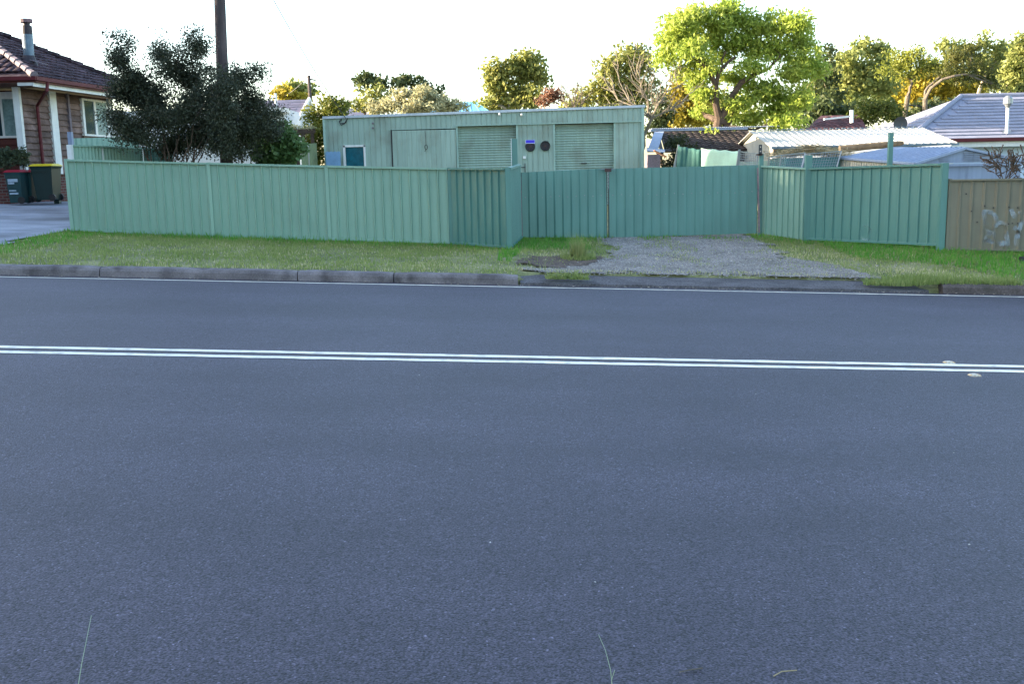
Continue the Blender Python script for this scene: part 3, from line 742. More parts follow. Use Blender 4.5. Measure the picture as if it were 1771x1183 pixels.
# conduit loops, lights, switch, fans, sign
def on_shed(px, py, dy=.05): return P(px, py, SY - dy)
a = on_shed(592, 209); m = M(); m.tube([on_shed(601, 205), on_shed(596, 213), on_shed(590, 216), on_shed(587, 210), on_shed(591, 206)], .018, 6); m.tube([on_shed(601, 204), on_shed(598, 212), on_shed(590, 213)], .012, 6)
tag(m.build('cable_bundle', K['black'], base=a), 'black looped cable under the roof edge near the shed\'s left end', 'cable')
for (px, py, lab) in ((863, 197, 'small lamp under the roof edge above the left roller door'), (901, 198, 'small lamp under the roof edge between the roller doors')):
    a = on_shed(px, py); t = thing('flood_lamp', lab, 'lamp', a, group='lamps under the shed roof edge')
    M().box(a.x - .02, a.x + .02, a.y, a.y + .06, a.z - .02, a.z + .05).build('bracket', K['steel'], t)
    M().tube([a + Vector((0, 0, .03)), a + Vector((.03, -.06, -.02))], [.025, .04], 8).build('lamp_head', K['white'], t)
for (px, py, lab) in ((645, 213, 'upper small round insulator on the shed wall'), (645, 221, 'lower small round insulator on the shed wall')):
    a = on_shed(px, py, .02); tag(M().tube([a, a + Vector((0, -.04, 0))], .032, 10).build('insulator', K['ridgetile'], base=a), lab, 'insulator')
for (px, py, lab) in ((917, 253, 'dark round vent under the blue plate on the shed'), (943, 252, 'dark round vent right of the blue plate on the shed')):
    a = on_shed(px, py, .01); t = thing('wall_vent', lab, 'vent', a, group='round vents on the shed')
    m = M(); pts = [(a.x + .14 * math.cos(q_), a.y - .04, a.z + .14 * math.sin(q_)) for q_ in np.linspace(0, 2 * math.pi, 25)]
    m.tube(pts, .022, 6, cap=False); m.build('ring', K['black'], t, smooth=True)
    M().tube([a, a + Vector((0, -.03, 0))], .135, 24).build('disc', K['rust'] if False else K['soot'], t)
    M().tube([a + Vector((0, -.02, 0)), a + Vector((0, -.05, 0))], .04, 12).build('hub', K['rust'], t)
    m = M()
    for k in range(10):
        an = k * math.pi / 5; m.bar(a + Vector((.04 * math.cos(an), -.035, .04 * math.sin(an))), a + Vector((.13 * math.cos(an), -.035, .13 * math.sin(an))), .01, .01)
    m.build('grille', K['steel'], t)
a = on_shed(917, 245, .09)
sg_ = thing('wall_sign', 'small blue and white plate above the left round vent on the shed', 'sign', a)
M().box(a.x - .15, a.x + .15, a.y, a.y + .012, a.z - .05, a.z + .065).build('plate', K['whitesign'], sg_)
m = M().box(a.x - .135, a.x + .14, a.y - .006, a.y - .001, a.z - .032, a.z + .058); m.build('blue_field', K['bluesign'], sg_)
a = on_shed(907, 272, .03); tag(M().box(a.x - .045, a.x + .045, a.y - .05, a.y + .02, a.z - .04, a.z + .04).build('switch_box', K['white'], base=a), 'small white switch box beside the left vent on the shed', 'switch box')
a = on_shed(908, 289, .05); m = M(); m.tube([a + Vector((0, 0, .12)), a + Vector((0, -.05, .1)), a + Vector((0, -.06, -.1)), a + Vector((0, 0, -.16))], .014, 6); m.bar(a + Vector((-.12, -.03, 0)), a + Vector((.02, -.03, 0)), .03, .03)
tag(m.build('tap_pipe', K['steel'], base=a), 'dark pipe tap on the shed just above the left gate leaf', 'tap')
# blue-grey board leaning at the left end of shed
a0, a1 = P(564, 293, SY - .35), P(588, 262, SY - .3)
b_ = M(); nn = 9; wv = []
for i in range(nn):
    t = i / (nn - 1); wv.append((a0.x + (a1.x - a0.x) * t, SY - .33, a1.z + (.02 if i % 2 else -.01)))
for i in range(nn - 1):
    b_.hexa([(wv[i][0], SY - .35, sg), (wv[i + 1][0], SY - .35, sg), (wv[i + 1][0], SY - .30, sg), (wv[i][0], SY - .30, sg)], [(wv[i][0], SY - .28, wv[i][2]), (wv[i + 1][0], SY - .28, wv[i + 1][2]), (wv[i + 1][0], SY - .23, wv[i + 1][2]), (wv[i][0], SY - .23, wv[i][2])])
tag(b_.build('blue_sheet', mat('blue_grey_tarp', (.15, .27, .42), .6, var=.12, scale=6, fine=.1), base=Vector((a0.x, SY - .3, sg))), 'blue grey sheet leaning on the left end of the green shed', 'sheet')

# ---------------------------------------------------------------- tiled slope helper
def gridfill(poly, nrm_hint, du, dv, m, step=.03, wave=.02, thick=.02, jit=.0):
    """poly: planar 3D; rows run horizontally, each course lifted at its lower edge"""
    poly = [Vector(p) for p in poly]
    n = Vector((0, 0, 0))
    for i in range(len(poly)): n += poly[i].cross(poly[(i + 1) % len(poly)])
    n.normalize()
    if n.z < 0: n = -n
    u = Vector((0, 0, 1)).cross(n).normalized(); v = n.cross(u).normalized()
    o = poly[0]; pu = [((p - o).dot(u), (p - o).dot(v)) for p in poly]
    u0 = min(a for a, b in pu); u1 = max(a for a, b in pu); v0 = min(b for a, b in pu); v1 = max(b for a, b in pu)
    for j in range(int((v1 - v0) / dv) + 1):
        for i in range(int((u1 - u0) / du) + 1):
            ca = u0 + i * du; cb = v0 + j * dv
            if not all(inpoly(ca + du * e1_, cb + dv * e2_, pu) for e1_, e2_ in ((.0, .02), (1., .02), (0., .75), (1., .75))): continue
            sub = 3 if wave else 1; z = random.uniform(-jit, jit)
            for s in range(sub):
                x0 = ca + du * s / sub; x1 = ca + du * (s + 1) / sub
                h0 = wave * math.sin(math.pi * s / sub); h1 = wave * math.sin(math.pi * (s + 1) / sub)
                pt = lambda x, y, h: o + u * x + v * y + n * h
                m.add([pt(x0, cb, h0 + step + z), pt(x1, cb, h1 + step + z), pt(x1, cb + dv, h1 + z), pt(x0, cb + dv, h0 + z),
                       pt(x0, cb, h0 + z - .005), pt(x1, cb, h1 + z - .005)], [(0, 1, 2, 3), (4, 5, 1, 0)])
    m.slab([p + n * .012 for p in poly], .05, n)
    return m
# ---------------------------------------------------------------- left timber house
HA = P(42, 290, 30.4); HB = P(192, 290, 35.2)
house = thing('timber_house', 'brown weatherboard house with dark tiled hip roof behind the bins', 'house', (HA.x, HA.y, 1.0))
hd = Vector((HB.x - HA.x, HB.y - HA.y, 0)); HL = hd.length; hd.normalize(); hn = Vector((hd.y, -hd.x, 0))
C0 = P(60, 137, 29.5); ez = C0.z; C1 = C0 + hd * 6.6; C1.z = ez
FL = Vector((C0.x - 9, C0.y + .2, ez))
AP = P(-76, 35, 33.2)
RL = Vector((AP.x - 6, AP.y + .3, AP.z))
wz0 = P(110, 300, 31).z; wz1 = ez - .12
def hwall(px): # distance along side wall seen at pixel px
    d = F_ + R_ * ((px - 885.5) / FPX) - U_ * ((230 - 591.5) / FPX); d = Vector((d.x, d.y, 0)); b = Vector((HA.x, HA.y, 0)); c = CAMP.copy(); c.z = 0
    # solve c + d t = b + hd s
    w_ = c - b; return (w_.x * d.y - w_.y * d.x) / (hd.x * d.y - hd.y * d.x)
def hp(s, z, off=0): return Vector((HA.x, HA.y, 0)) + hd * s + hn * off + Vector((0, 0, z))
def boards(start, d, n, L, z0, z1, h, m, cuts=()):
    k = int((z1 - z0) / h) + 1; r = random.Random(5)
    for i in range(k):
        za = z0 + i * h; zb = min(za + h + .02, z1)
        s = 0; 
        while s < L:
            e = min(L, s + r.uniform(1.1, 3.0)); 
            if L - e < .4: e = L
            j = r.uniform(-.006, .006)
            a = start + d * (s + .002); b = start + d * (e - .002)
            m.hexa([a + n * (.075 + j) + Vector((0, 0, za + j)), b + n * (.075 - j) + Vector((0, 0, za - j)), b - n * .02 + Vector((0, 0, za)), a - n * .02 + Vector((0, 0, za))],
                   [a + n * .008 + Vector((0, 0, zb)), b + n * .008 + Vector((0, 0, zb)), b - n * .02 + Vector((0, 0, zb)), a - n * .02 + Vector((0, 0, zb))])
            s = e
    return m
boards(Vector((HA.x, HA.y, 0)), hd, hn, HL + .4, wz0, wz1, .19, M()).build('side_wall', K['board'], house)
FW = Vector((HA.x - 8, HA.y + 1.0, 0))
boards(FW, Vector((1, 0, 0)), Vector((0, -1, 0)), 8 + .05, 1.2, wz1, .2, M()).build('front_wall', K['red_board'], house)
boards(Vector((HA.x, HA.y + 1.0, 0)), Vector((0, -1, 0)), Vector((-1, 0, 0)), 1.0, wz0, wz1, .2, M()).build('veranda_wall', K['red_board'], house)
m = M(); a = hp(.06, 0, -.05); b = hp(HL + .4, 0, -.05)
m.hexa([hp(.05, .6, -.02), hp(HL + .4, .6, -.02), hp(HL + .4, .6, -.3), hp(.05, .6, -.3)], [hp(.05, wz0, -.02), hp(HL + .4, wz0, -.02), hp(HL + .4, wz0, -.3), hp(.05, wz0, -.3)])
m.build('brick_base', K['brick'], house)
# white corner boards & battens, downpipe
def vboard(pxt, w_, z0, z1, name, mt, off=.06, th=.03):
    s = hwall(pxt); m = M(); m.hexa([hp(s - w_ / 2, z0, off), hp(s + w_ / 2, z0, off), hp(s + w_ / 2, z0, off - th - .03), hp(s - w_ / 2, z0, off - th - .03)],
                                    [hp(s - w_ / 2, z1, off), hp(s + w_ / 2, z1, off), hp(s + w_ / 2, z1, off - th - .03), hp(s - w_ / 2, z1, off - th - .03)]); m.build(name, mt, house)
H_off = -14
sc0 = hwall(50)
def vb2(px, w_, name, mt, z0=None, off=.11):
    s = hwall(px); z0 = z0 or wz0
    m = M(); m.hexa([hp(s - w_ / 2, z0, off), hp(s + w_ / 2, z0, off), hp(s + w_ / 2, z0, -.01), hp(s - w_ / 2, z0, -.01)], [hp(s - w_ / 2, wz1, off), hp(s + w_ / 2, wz1, off), hp(s + w_ / 2, wz1, -.01), hp(s - w_ / 2, wz1, -.01)]); return m.build(name, mt, house)
m = M().box(HA.x - .09, HA.x + .10, HA.y - .09, HA.y + .05, wz0 + .1, wz1); m.build('corner_board', K['white'], house)
vb2(92, .34, 'corner_board', K['white']); vb2(119, .10, 'batten', K['ridgetile'], wz0 + .5); vb2(191, .2, 'corner_board', K['white'])
m = M(); sdp = hwall(62); m.tube([C0 + Vector((.02, .1, -.02)) + hd * .5, C0 + hd * .55 + Vector((0, 0, -.25)), hp(sdp, ez - .62, .14), hp(sdp, wz0 - .02, .14)], .05, 8); m.build('downpipe', K['maroon'], house)
# gutter, fascia, soffit
m = M(); m.bar(C0 + Vector((0, 0, .04)), C1 + Vector((0, 0, .04)), .12, .11); m.bar(FL + Vector((0, 0, .04)), C0 + Vector((.05, 0, .04)), .12, .11); m.build('gutter', K['maroon'], house)
m = M(); m.bar(C0 + Vector((-.12, .10, -.10)), C1 + Vector((-.12, 0, -.10)), .03, .16); m.bar(C0 + Vector((-.55, .08, -.09)), C0 + Vector((-.08, .08, -.09)), .03, .14); m.build('fascia', K['white'], house)
m = M().slab([FL + Vector((0, .05, -.02)), C0 + Vector((0, .05, -.02)), C1 + Vector((0, 0, -.02)), C1 + Vector((-4, 0, -.02)), FL + Vector((0, 6, -.02))], .05, Vector((0, 0, 1))); m.build('soffit', K['red_board'], house)
# roof
m = M(); lift = Vector((0, 0, .08))
gridfill([C0 + lift, C1 + lift, AP + lift], None, .22, .30, m, .035, .03, jit=.006)
gridfill([FL + lift, C0 + lift, AP + lift, RL + lift], None, .22, .30, m, .035, .03, jit=.006)
BL = Vector((FL.x, C1.y, ez)); m.slab([C1 + lift, BL + lift, AP + lift], .04); m.slab([BL + lift, RL + lift, AP + lift], .04)
roof = m.build('roof', K['rooftile'], house)
def caps(a, b, mt, name, skip=0):
    m = M(); a = Vector(a); b = Vector(b); L = (b - a).length; n = int(L / .38); d = (b - a) / L
    for i in range(skip, n):
        p = a + d * (i * .38); q_ = a + d * (i * .38 + .40); r = random.uniform(-.01, .01)
        m.tube([p + Vector((0, 0, .05 + r)), q_ + Vector((0, 0, .035 + r))], [.125, .10], 8)
    return m.build(name, mt, house)
caps(C0 + lift, AP + lift, K['ridgetile'], 'hip_cap'); caps(C1 + lift, AP + lift, K['rooftile'], 'hip_cap')
# flue
fb_ = P(50, 97, 31.4); ft = P(46, 44, 31.4)
fl = M(); fl.tube([fb_ + Vector((0, 0, -.3)), fb_ + Vector((0, 0, .02))], [.26, .17], 14); fl.build('flue_collar', K['soot'], house, smooth=False)
M().tube([fb_, fb_ + (ft - fb_) * .72], .155, 16).build('flue_pipe', K['flue'], house, smooth=False)
M().tube([fb_ + (ft - fb_) * .72, ft, ft + Vector((0, 0, .01)), ft + Vector((0, 0, .1))], [.157, .15, .10, .10], 16).build('flue_top', K['soot'], house)
M().tube([ft + Vector((0, 0, .09)), ft + Vector((0, 0, .20)), ft + Vector((0, 0, .21))], [.18, .18, .1], 12).build('flue_cap', mat('rusty_cap', (.16, .10, .11), .8, var=.3, scale=9), house)
m = M(); lp = P(62, 101, 31.3); lp2 = P(82, 113, 31.2); m.bar(fb_ + Vector((.1, -.12, -.12)), lp2 + Vector((0, 0, .03)), .12, .02); m.build('flashing', K['ridgetile'], house)
# side window
def hwindow(px0, px1, py0, py1, split, mt_pane):
    s0, s1 = hwall(px0 + 4), hwall(px1 + 4)
    D0 = HA.y + hd.y * (s0 + s1) / 2; zt = P((px0 + px1) / 2, py0, D0).z; zb = P((px0 + px1) / 2, py1, D0).z
    m = M()
    def fr(sa, sb, za, zb_): m.hexa([hp(sa, za, .12), hp(sb, za, .12), hp(sb, za, -.03), hp(sa, za, -.03)], [hp(sa, zb_, .12), hp(sb, zb_, .12), hp(sb, zb_, -.03), hp(sa, zb_, -.03)])
    fr(s0, s0 + .11, zb, zt); fr(s1 - .11, s1, zb, zt); fr(s0 + .11, s1 - .11, zt - .07, zt); fr(s0 + .11, s1 - .11, zb, zb + .06); sm = s0 + (s1 - s0) * split; fr(sm - .06, sm + .06, zb + .06, zt - .07)
    f = m.build('window', K['white'], house)
    for sa, sb, mt in ((s0 + .11, sm - .06, K['glass']), (sm + .06, s1 - .11, mt_pane)):
        p = M().hexa([hp(sa, zb + .05, .095), hp(sb, zb + .05, .095), hp(sb, zb + .05, .085), hp(sa, zb + .05, .085)], [hp(sa, zt - .06, .095), hp(sb, zt - .06, .095), hp(sb, zt - .06, .085), hp(sa, zt - .06, .085)]).build('pane', mt, None)
        reparent(p, f)
    s = M().hexa([hp(s0 - .1, zb - .07, .14), hp(s1 + .1, zb - .07, .14), hp(s1 + .1, zb - .07, 0), hp(s0 - .1, zb - .07, 0)], [hp(s0 - .1, zb - .01, .14), hp(s1 + .1, zb - .01, .14), hp(s1 + .1, zb - .01, 0), hp(s0 - .1, zb - .01, 0)]).build('sill', K['bark'], None); reparent(s, f)
hwindow(137, 181, 172, 236, .48, K['curtain'])  # right pane: a reflection put into its pale teal colour
# front window under veranda
fy = FW.y - .06
a = P(-45, 168, fy); b = P(38, 238, fy)
m = M(); m.box(a.x, b.x, fy - .05, fy, a.z - .07, a.z); m.box(a.x, b.x, fy - .05, fy, b.z, b.z + .07)
xm = P(5, 200, fy).x
for x in (b.x - .08, xm - .04): m.box(x, x + .07, fy - .05, fy, b.z + .07, a.z - .07)
m.box(a.x - .1, b.x + .08, fy - .09, fy, a.z, a.z + .14)
f = m.build('window', K['white'], house)
p = M().box(xm + .03, b.x - .08, fy - .03, fy - .01, b.z + .06, a.z - .06).build('pane', K['curtain'], None); reparent(p, f)
p = M().box(a.x, xm - .04, fy - .03, fy - .01, b.z + .06, a.z - .06).build('pane', K['glass'], None); reparent(p, f)
a = P(33, 143, 30.4); M().box(a.x - .12, a.x + .12, a.y, a.y + .3, a.z - .08, a.z + .1).build('porch_vent', K['ridgetile'], house)
# brick planter + bush
a = P(-120, 352, 29.6); b = P(18, 300, 29.6)
pl = thing('brick_planter', 'low red brick planter wall at the left edge beside the bins', 'planter', (b.x, 29.6, gz(b.x, 29.6)))
m = M().box(a.x, b.x, 29.5, 30.0, .7, b.z); m.build('wall', K['brick'], pl)
M().box(a.x, b.x + .03, 29.47, 30.03, b.z, b.z + .06).build('coping', K['maroon'], pl)
gt = P(112, 348, 30.5); 
tag(M().box(gt.x - .06, gt.x + .1, 29.9, 30.05, gt.z - .1, P(112, 300, 30).z).build('gas_box', K['bin'], base=gt), 'narrow green box against the brick base beside the yellow lidded bin', 'box')

# ---------------------------------------------------------------- wheelie bins
def make_bin(label, hb, wb, db, body, lid, loc, group):
    t = thing('wheelie_bin', label, 'wheelie bin', loc, group)
    L = Vector(loc)
    def ring(z, w_, d_): return [L + Vector((x * w_ / 2, y * d_ / 2, z)) for x, y in ((-1, -1), (1, -1), (1, 1), (-1, 1))]
    m = M(); lv = [(0.03, .74, .72), (.06, .76, .74), (hb * .86, .95, .95), (hb * .9, 1., 1.), (hb * .94, 1.06, 1.04)]
    prev = None
    for z, a_, c_ in lv:
        r = ring(z, wb * a_, db * c_); b0_ = len(m.v); m.v += [tuple(v) for v in r]
        if prev is not None:
            for k in range(4): m.f.append((prev + k, prev + (k + 1) % 4, b0_ + (k + 1) % 4, b0_ + k))
        else: m.f.append((b0_ + 3, b0_ + 2, b0_ + 1, b0_))
        prev = b0_
    m.f.append((prev, prev + 1, prev + 2, prev + 3))
    m.bar(L + Vector((-wb * .48, -db * .49, hb * .80)), L + Vector((wb * .48, -db * .49, hb * .80)), .02, .03)
    m.build('body', body, t)
    m = M(); n = 6; z = hb * .94; prevr = None
    for i in range(n + 1):
        u = i / n; y = -db * .56 + u * db * 1.12; h = .02 + .055 * math.sin(math.pi * u) ** .6
        r = [L + Vector((-wb * .56, y, z + .004)), L + Vector((-wb * .50, y, z + h)), L + Vector((wb * .50, y, z + h)), L + Vector((wb * .56, y, z + .004))]
        b0_ = len(m.v); m.v += [tuple(v) for v in r]
        if prevr is not None:
            for k in range(4): m.f.append((prevr + k, prevr + (k + 1) % 4, b0_ + (k + 1) % 4, b0_ + k))
        prevr = b0_
    m.f.append((0, 1, 2, 3)); m.f.append((prevr + 3, prevr + 2, prevr + 1, prevr)); m.build('lid', lid, t)
    M().bar(L + Vector((-wb * .4, db * .60, hb * .9)), L + Vector((wb * .4, db * .60, hb * .9)), .03, .03).build('handle', body, t)
    for y in (-1, 1):
        M().tube([L + Vector((wb * .36, y * db * .40 - .025, .10)), L + Vector((wb * .36, y * db * .40 + .025, .10))], .10, 18).build('wheel', K['black'], t)
    return t
def bloc(px, Y): 
    p = P(px, 300, Y); return Vector((p.x, Y, 0))
def ground_at(px, py, Y): return P(px, py, Y)
b1 = ground_at(34, 352, 28.9); b2_ = ground_at(52, 350, 29.4); b3_ = ground_at(85, 347, 29.3)
bn = make_bin('green bin with red lid and torn white sticker, left of the three', .95, .46, .52, K['bin'], K['redlid'], b1, 'wheelie bins by the timber house')
st_ = M(); fy = b1.y - .258
for zz, h, x0, x1 in ((.62, .09, -.15, .13), (.56, .05, -.15, .02), (.36, .035, -.14, .06), (.27, .05, -.13, .11)):
    M().box(b1.x + x0, b1.x + x1, fy, fy + .03, b1.z + zz, b1.z + zz + h).build('sticker', K['tsk'], bn)
make_bin('green bin with red lid, the middle one half hidden behind the stickered bin', .93, .44, .50, K['bin'], K['redlid'], b2_, 'wheelie bins by the timber house')
make_bin('large dark bin with bright yellow lid beside the brick base', 1.06, .62, .66, K['bin2'], K['yellowlid'], b3_, 'wheelie bins by the timber house')
# green chair back edge on porch
a = P(3, 258, 30.3); tag(M().tube([a + Vector((-.3, 0, -.5)), a + Vector((-.1, 0, .02)), a + Vector((.12, 0, .0)), a + Vector((.2, 0, -.5))], .06, 8).build('garden_chair', K['bin'], base=a), 'green rounded chair back behind the porch shrub at the left edge', 'chair')

# ---------------------------------------------------------------- telegraph pole & wires
pb = P(391, 300, 25.5); pt = P(380, 0, 25.5)
pole = thing('telegraph_pole', 'tall dark timber telegraph pole rising out of the dark bush', 'telegraph pole', (pb.x, pb.y, .6))
dirp = (pt - pb); tp_ = pb + dirp * 1.75
M().tube([Vector((pb.x, pb.y, .4)), pb + dirp * .5, pb + dirp, tp_], [.165, .15, .135, .11], 14).build('shaft', K['pole'], pole, smooth=True)
cx = tp_ - Vector((0, 0, .5)); M().bar(cx + Vector((-1.1, .1, 0)), cx + Vector((1.1, .1, 0)), .1, .12).build('crossarm', K['pole'], pole)
for dx in (-1, -.5, .5, 1): M().tube([cx + Vector((dx, .1, .05)), cx + Vector((dx, .1, .2))], .04, 8).build('insulator', K['white'], pole)
def wire(a, b, sag, name, lab, r=.008):
    a = Vector(a); b = Vector(b); pts = [a.lerp(b, t) - Vector((0, 0, sag * 4 * t * (1 - t))) for t in np.linspace(0, 1, 24)]
    return tag(M().tube(pts, r, 5).build(name, K['steel'], base=a), lab, 'wire')
wire(tp_ - Vector((0, 0, .6)), on_shed(598, 204), .28, 'service_wire', 'thin service wire running down from the pole to the green shed', .013)

# ---------------------------------------------------------------- foliage
def leaves_at(centers, radius, per, L, W, droop=0., squash=1.):
    n = len(centers) * per
    c = np.repeat(np.array(centers), per, 0)
    d = rng.standard_normal((n, 3)); d /= np.linalg.norm(d, axis=1)[:, None]
    r = radius * rng.random(n) ** .45
    c = c + d * r[:, None] * np.array([1, 1, squash])
    a = rng.standard_normal((n, 3)); a[:, 2] -= droop; a /= np.linalg.norm(a, axis=1)[:, None]
    b = np.cross(a, rng.standard_normal((n, 3))); b /= np.linalg.norm(b, axis=1)[:, None]
    s = rng.uniform(.6, 1.3, n)[:, None]
    return np.stack([c - a * L / 2 * s, c + b * W / 2 * s, c + a * L / 2 * s, c - b * W / 2 * s], 1)
def curve_branch(m, a, b, r0, r1, wob=.12, n=5, seg=6):
    a = Vector(a); b = Vector(b); L = (b - a).length; pts = []
    o1 = Vector(rng.standard_normal(3)) * L * wob
    for i in range(n + 1):
        t = i / n; pts.append(a.lerp(b, t) + o1 * math.sin(math.pi * t) + Vector(rng.standard_normal(3)) * L * .02 * (0 < i < n))
    m.tube(pts, [r0 + (r1 - r0) * (i / n) for i in range(n + 1)], seg); return pts
def tree(name, label, cat, basepx, Y, blobs, leaf, bark, nclump=14, per=60, crad=.35, L=.16, W=.08, tr=.12, fork=None, group=None, zb=None, droop=0, depth=1.0, squash=.8, twigs=True, shell=.35, stems=1, size=1.0, limbs=()):
    """blobs: (px,py,rx_px,ry_px[,dY]) ellipsoids of the crown; clumps sit in them"""
    k = Y * SC
    z0 = zb if zb is not None else .5
    b0 = P(basepx, 300, Y); base = Vector((b0.x, Y, z0))
    t = thing(name, label, cat, base, group)
    if fork: fk = P(fork[0], fork[1], Y)
    else:
        cyb = sum(b[1] for b in blobs) / len(blobs); cxb = sum(b[0] for b in blobs) / len(blobs); fk = base.lerp(P(cxb, cyb, Y), .45)
    wood = M(); cents = []
    starts = []
    for s in range(stems):
        off = Vector((rng.uniform(-.3, .3), rng.uniform(-.3, .3), 0)) * (stems > 1)
        if stems == 1: curve_branch(wood, base - Vector((0, 0, .2)), fk, tr, tr * .75, .03, 5, 10)
        starts.append(base + off)
    info = []; pre = []
    for ln, ra, rb in limbs:
        pts = [P(x, y, Y + dy) for x, y, dy in ln]; n_ = len(pts); wood.tube(pts, [ra + (rb - ra) * i / (n_ - 1) for i in range(n_)], 8)
        pre += [(q_, (ra + (rb - ra) * i / (n_ - 1)) * .5) for i, q_ in enumerate(pts)][1:]
    for b in blobs:
        px, py, rx, ry = b[:4]; dY = b[4] if len(b) > 4 else rng.uniform(-.5, .5) * depth
        info.append((P(px, py, Y + dY), rx * k, ry * k))
    nodes = [(fk, tr * .62)] if stems == 1 else [(q_, tr) for q_ in starts]
    nodes += pre
    info.sort(key=lambda e: (e[0] - fk).length)
    for c, rx_, rz_ in info:
        ry_ = (rx_ + rz_) / 2 * depth
        vol = rx_ * rz_; nc = max(4, int(nclump * 3.4 * size * vol))
        best = min(nodes, key=lambda nd: (nd[0] - c).length + .35 * (nd[0] - fk).length + (2.0 if nd[0].z > c.z else 0))
        r0_ = min(best[1], tr * .55); limb = curve_branch(wood, best[0], c, r0_, max(r0_ * .4, .012), .11, 6, 7)
        for qi, q_ in enumerate(limb[1:]): nodes.append((q_, r0_ * (1 - .6 * (qi + 1) / 6) * .8))
        for _ in range(nc):
            d = rng.standard_normal(3); d /= np.linalg.norm(d); rr = (shell + (1 - shell) * rng.random()) if rng.random() < .7 else rng.random()
            q_ = c + Vector((d[0] * rx_ * rr, d[1] * ry_ * rr, d[2] * rz_ * rr))
            cents.append(tuple(q_))
            if twigs and rng.random() < .25:
                curve_branch(wood, limb[min(len(limb) - 1, 2 + int(rng.random() * 5))], q_, r0_ * .18 + .005, .005, .08, 3, 4)
    wood.build('trunk', bark, t)
    V = leaves_at(cents, crad * 1.15, int(per * 1.15), L, W, droop, squash)
    quads_mesh('crown', V, leaf, t)
    return t
K['lf_bush'] = leafmat('bush_leaves', (.020, .028, .016), (.072, .082, .048), .25)
K['lf_jac'] = leafmat('jacaranda_leaves', (.18, .28, .03), (.44, .48, .10), .5)
K['lf_gum'] = leafmat('gum_leaves', (.10, .145, .035), (.36, .37, .12), .45)
K['lf_olive'] = leafmat('olive_gold_leaves', (.11, .14, .028), (.34, .33, .09), .45)
K['lf_yel'] = leafmat('yellow_leaves', (.20, .19, .02), (.42, .32, .04), .5)
K['lf_silver'] = leafmat('silver_leaves', (.22, .22, .10), (.52, .48, .28), .35)
K['lf_dark'] = leafmat('dark_leaves', (.028, .05, .02), (.09, .11, .035), .3)
K['lf_red'] = leafmat('rusty_leaves', (.16, .08, .05), (.26, .13, .08), .35)
K['lf_vine'] = leafmat('vine_leaves', (.05, .11, .03), (.14, .22, .08), .4)
K['lf_fine'] = leafmat('feathery_leaves', (.12, .15, .018), (.28, .29, .05), .45)

# dark bush: left tall and right lower
tree('dark_bush', 'tall dark bush with upright leafy tops left of the telegraph pole', 'bush', 300, 24.0,
     [(205, 105, 18, 52), (232, 140, 38, 42), (278, 95, 13, 50), (300, 118, 26, 40), (342, 85, 19, 45), (330, 140, 30, 36), (262, 180, 58, 38), (320, 195, 50, 46), (205, 205, 32, 24), (240, 235, 40, 26), (300, 250, 50, 26), (222, 75, 8, 22), (212, 158, 28, 26), (280, 205, 34, 34), (250, 160, 30, 30), (345, 170, 24, 30), (225, 225, 34, 26)],
     K['lf_bush'], K['bark'], nclump=50, per=85, crad=.25, L=.065, W=.03, tr=.03, zb=.6, stems=11, shell=.0, depth=1.1)
tree('dark_bush', 'broad dark bush around and right of the telegraph pole', 'bush', 370, 24.2,
     [(372, 160, 30, 40, 1.9), (410, 135, 27, 30), (432, 175, 34, 34), (385, 205, 46, 36), (440, 215, 40, 26), (345, 235, 40, 34), (410, 250, 50, 28), (436, 118, 12, 16), (365, 130, 12, 18, .5), (455, 130, 8, 14), (470, 200, 22, 16), (388, 150, 18, 28, -.9), (392, 190, 22, 26, -.9), (388, 235, 26, 30, -.9), (470, 225, 22, 18), (430, 215, 30, 22)],
     K['lf_bush'], K['bark'], nclump=50, per=85, crad=.25, L=.065, W=.03, tr=.03, zb=.6, stems=8, shell=.0, depth=1.0)
# bare lower stems fan
fan = M(); fb0 = P(285, 300, 23.6)
for k in range(16):
    a = P(rng.uniform(265, 325), 300, 23.6 + rng.uniform(-.2, .3)); a.z = .7; b = P(rng.uniform(195, 370), rng.uniform(170, 240), 23.5 + rng.uniform(-.3, .5)); curve_branch(fan, a, b, .028, .008, .05, 5, 5)
bs_ = fan.build('stems', K['bark'], [o for o in bpy.data.objects if o.name == 'dark_bush'][0])
tree('climbing_vine', 'bright green leafy vine mound over the fence right of the dark bush', 'vine', 485, 25.5,
     [(455, 245, 22, 26), (480, 240, 24, 24), (502, 258, 20, 22), (470, 268, 34, 16)], K['lf_vine'], K['bark'], nclump=60, per=60, crad=.22, L=.13, W=.085, tr=.05, zb=.6, stems=3)
tree('porch_shrub', 'small leafy shrub growing above the brick planter', 'shrub', 20, 29.8,
     [(5, 275, 20, 17), (30, 268, 14, 16), (42, 280, 8, 14), (-18, 270, 20, 20)], leafmat('porch_leaves', (.03, .05, .025), (.09, .11, .06), .3), K['bark'], nclump=60, per=45, crad=.15, L=.10, W=.05, tr=.03, zb=1.5, stems=3)
tree('garden_tree', 'yellow green tree close against the left end of the green shed', 'tree', 552, 34.5,
     [(570, 185, 26, 22), (548, 205, 18, 20), (585, 200, 20, 18), (545, 240, 16, 22), (560, 225, 18, 20), (548, 268, 14, 22), (575, 240, 14, 24)], leafmat('garden_leaves', (.07, .10, .012), (.20, .20, .03), .4), K['bark'], nclump=22, per=60, crad=.3, L=.14, W=.07, tr=.08)
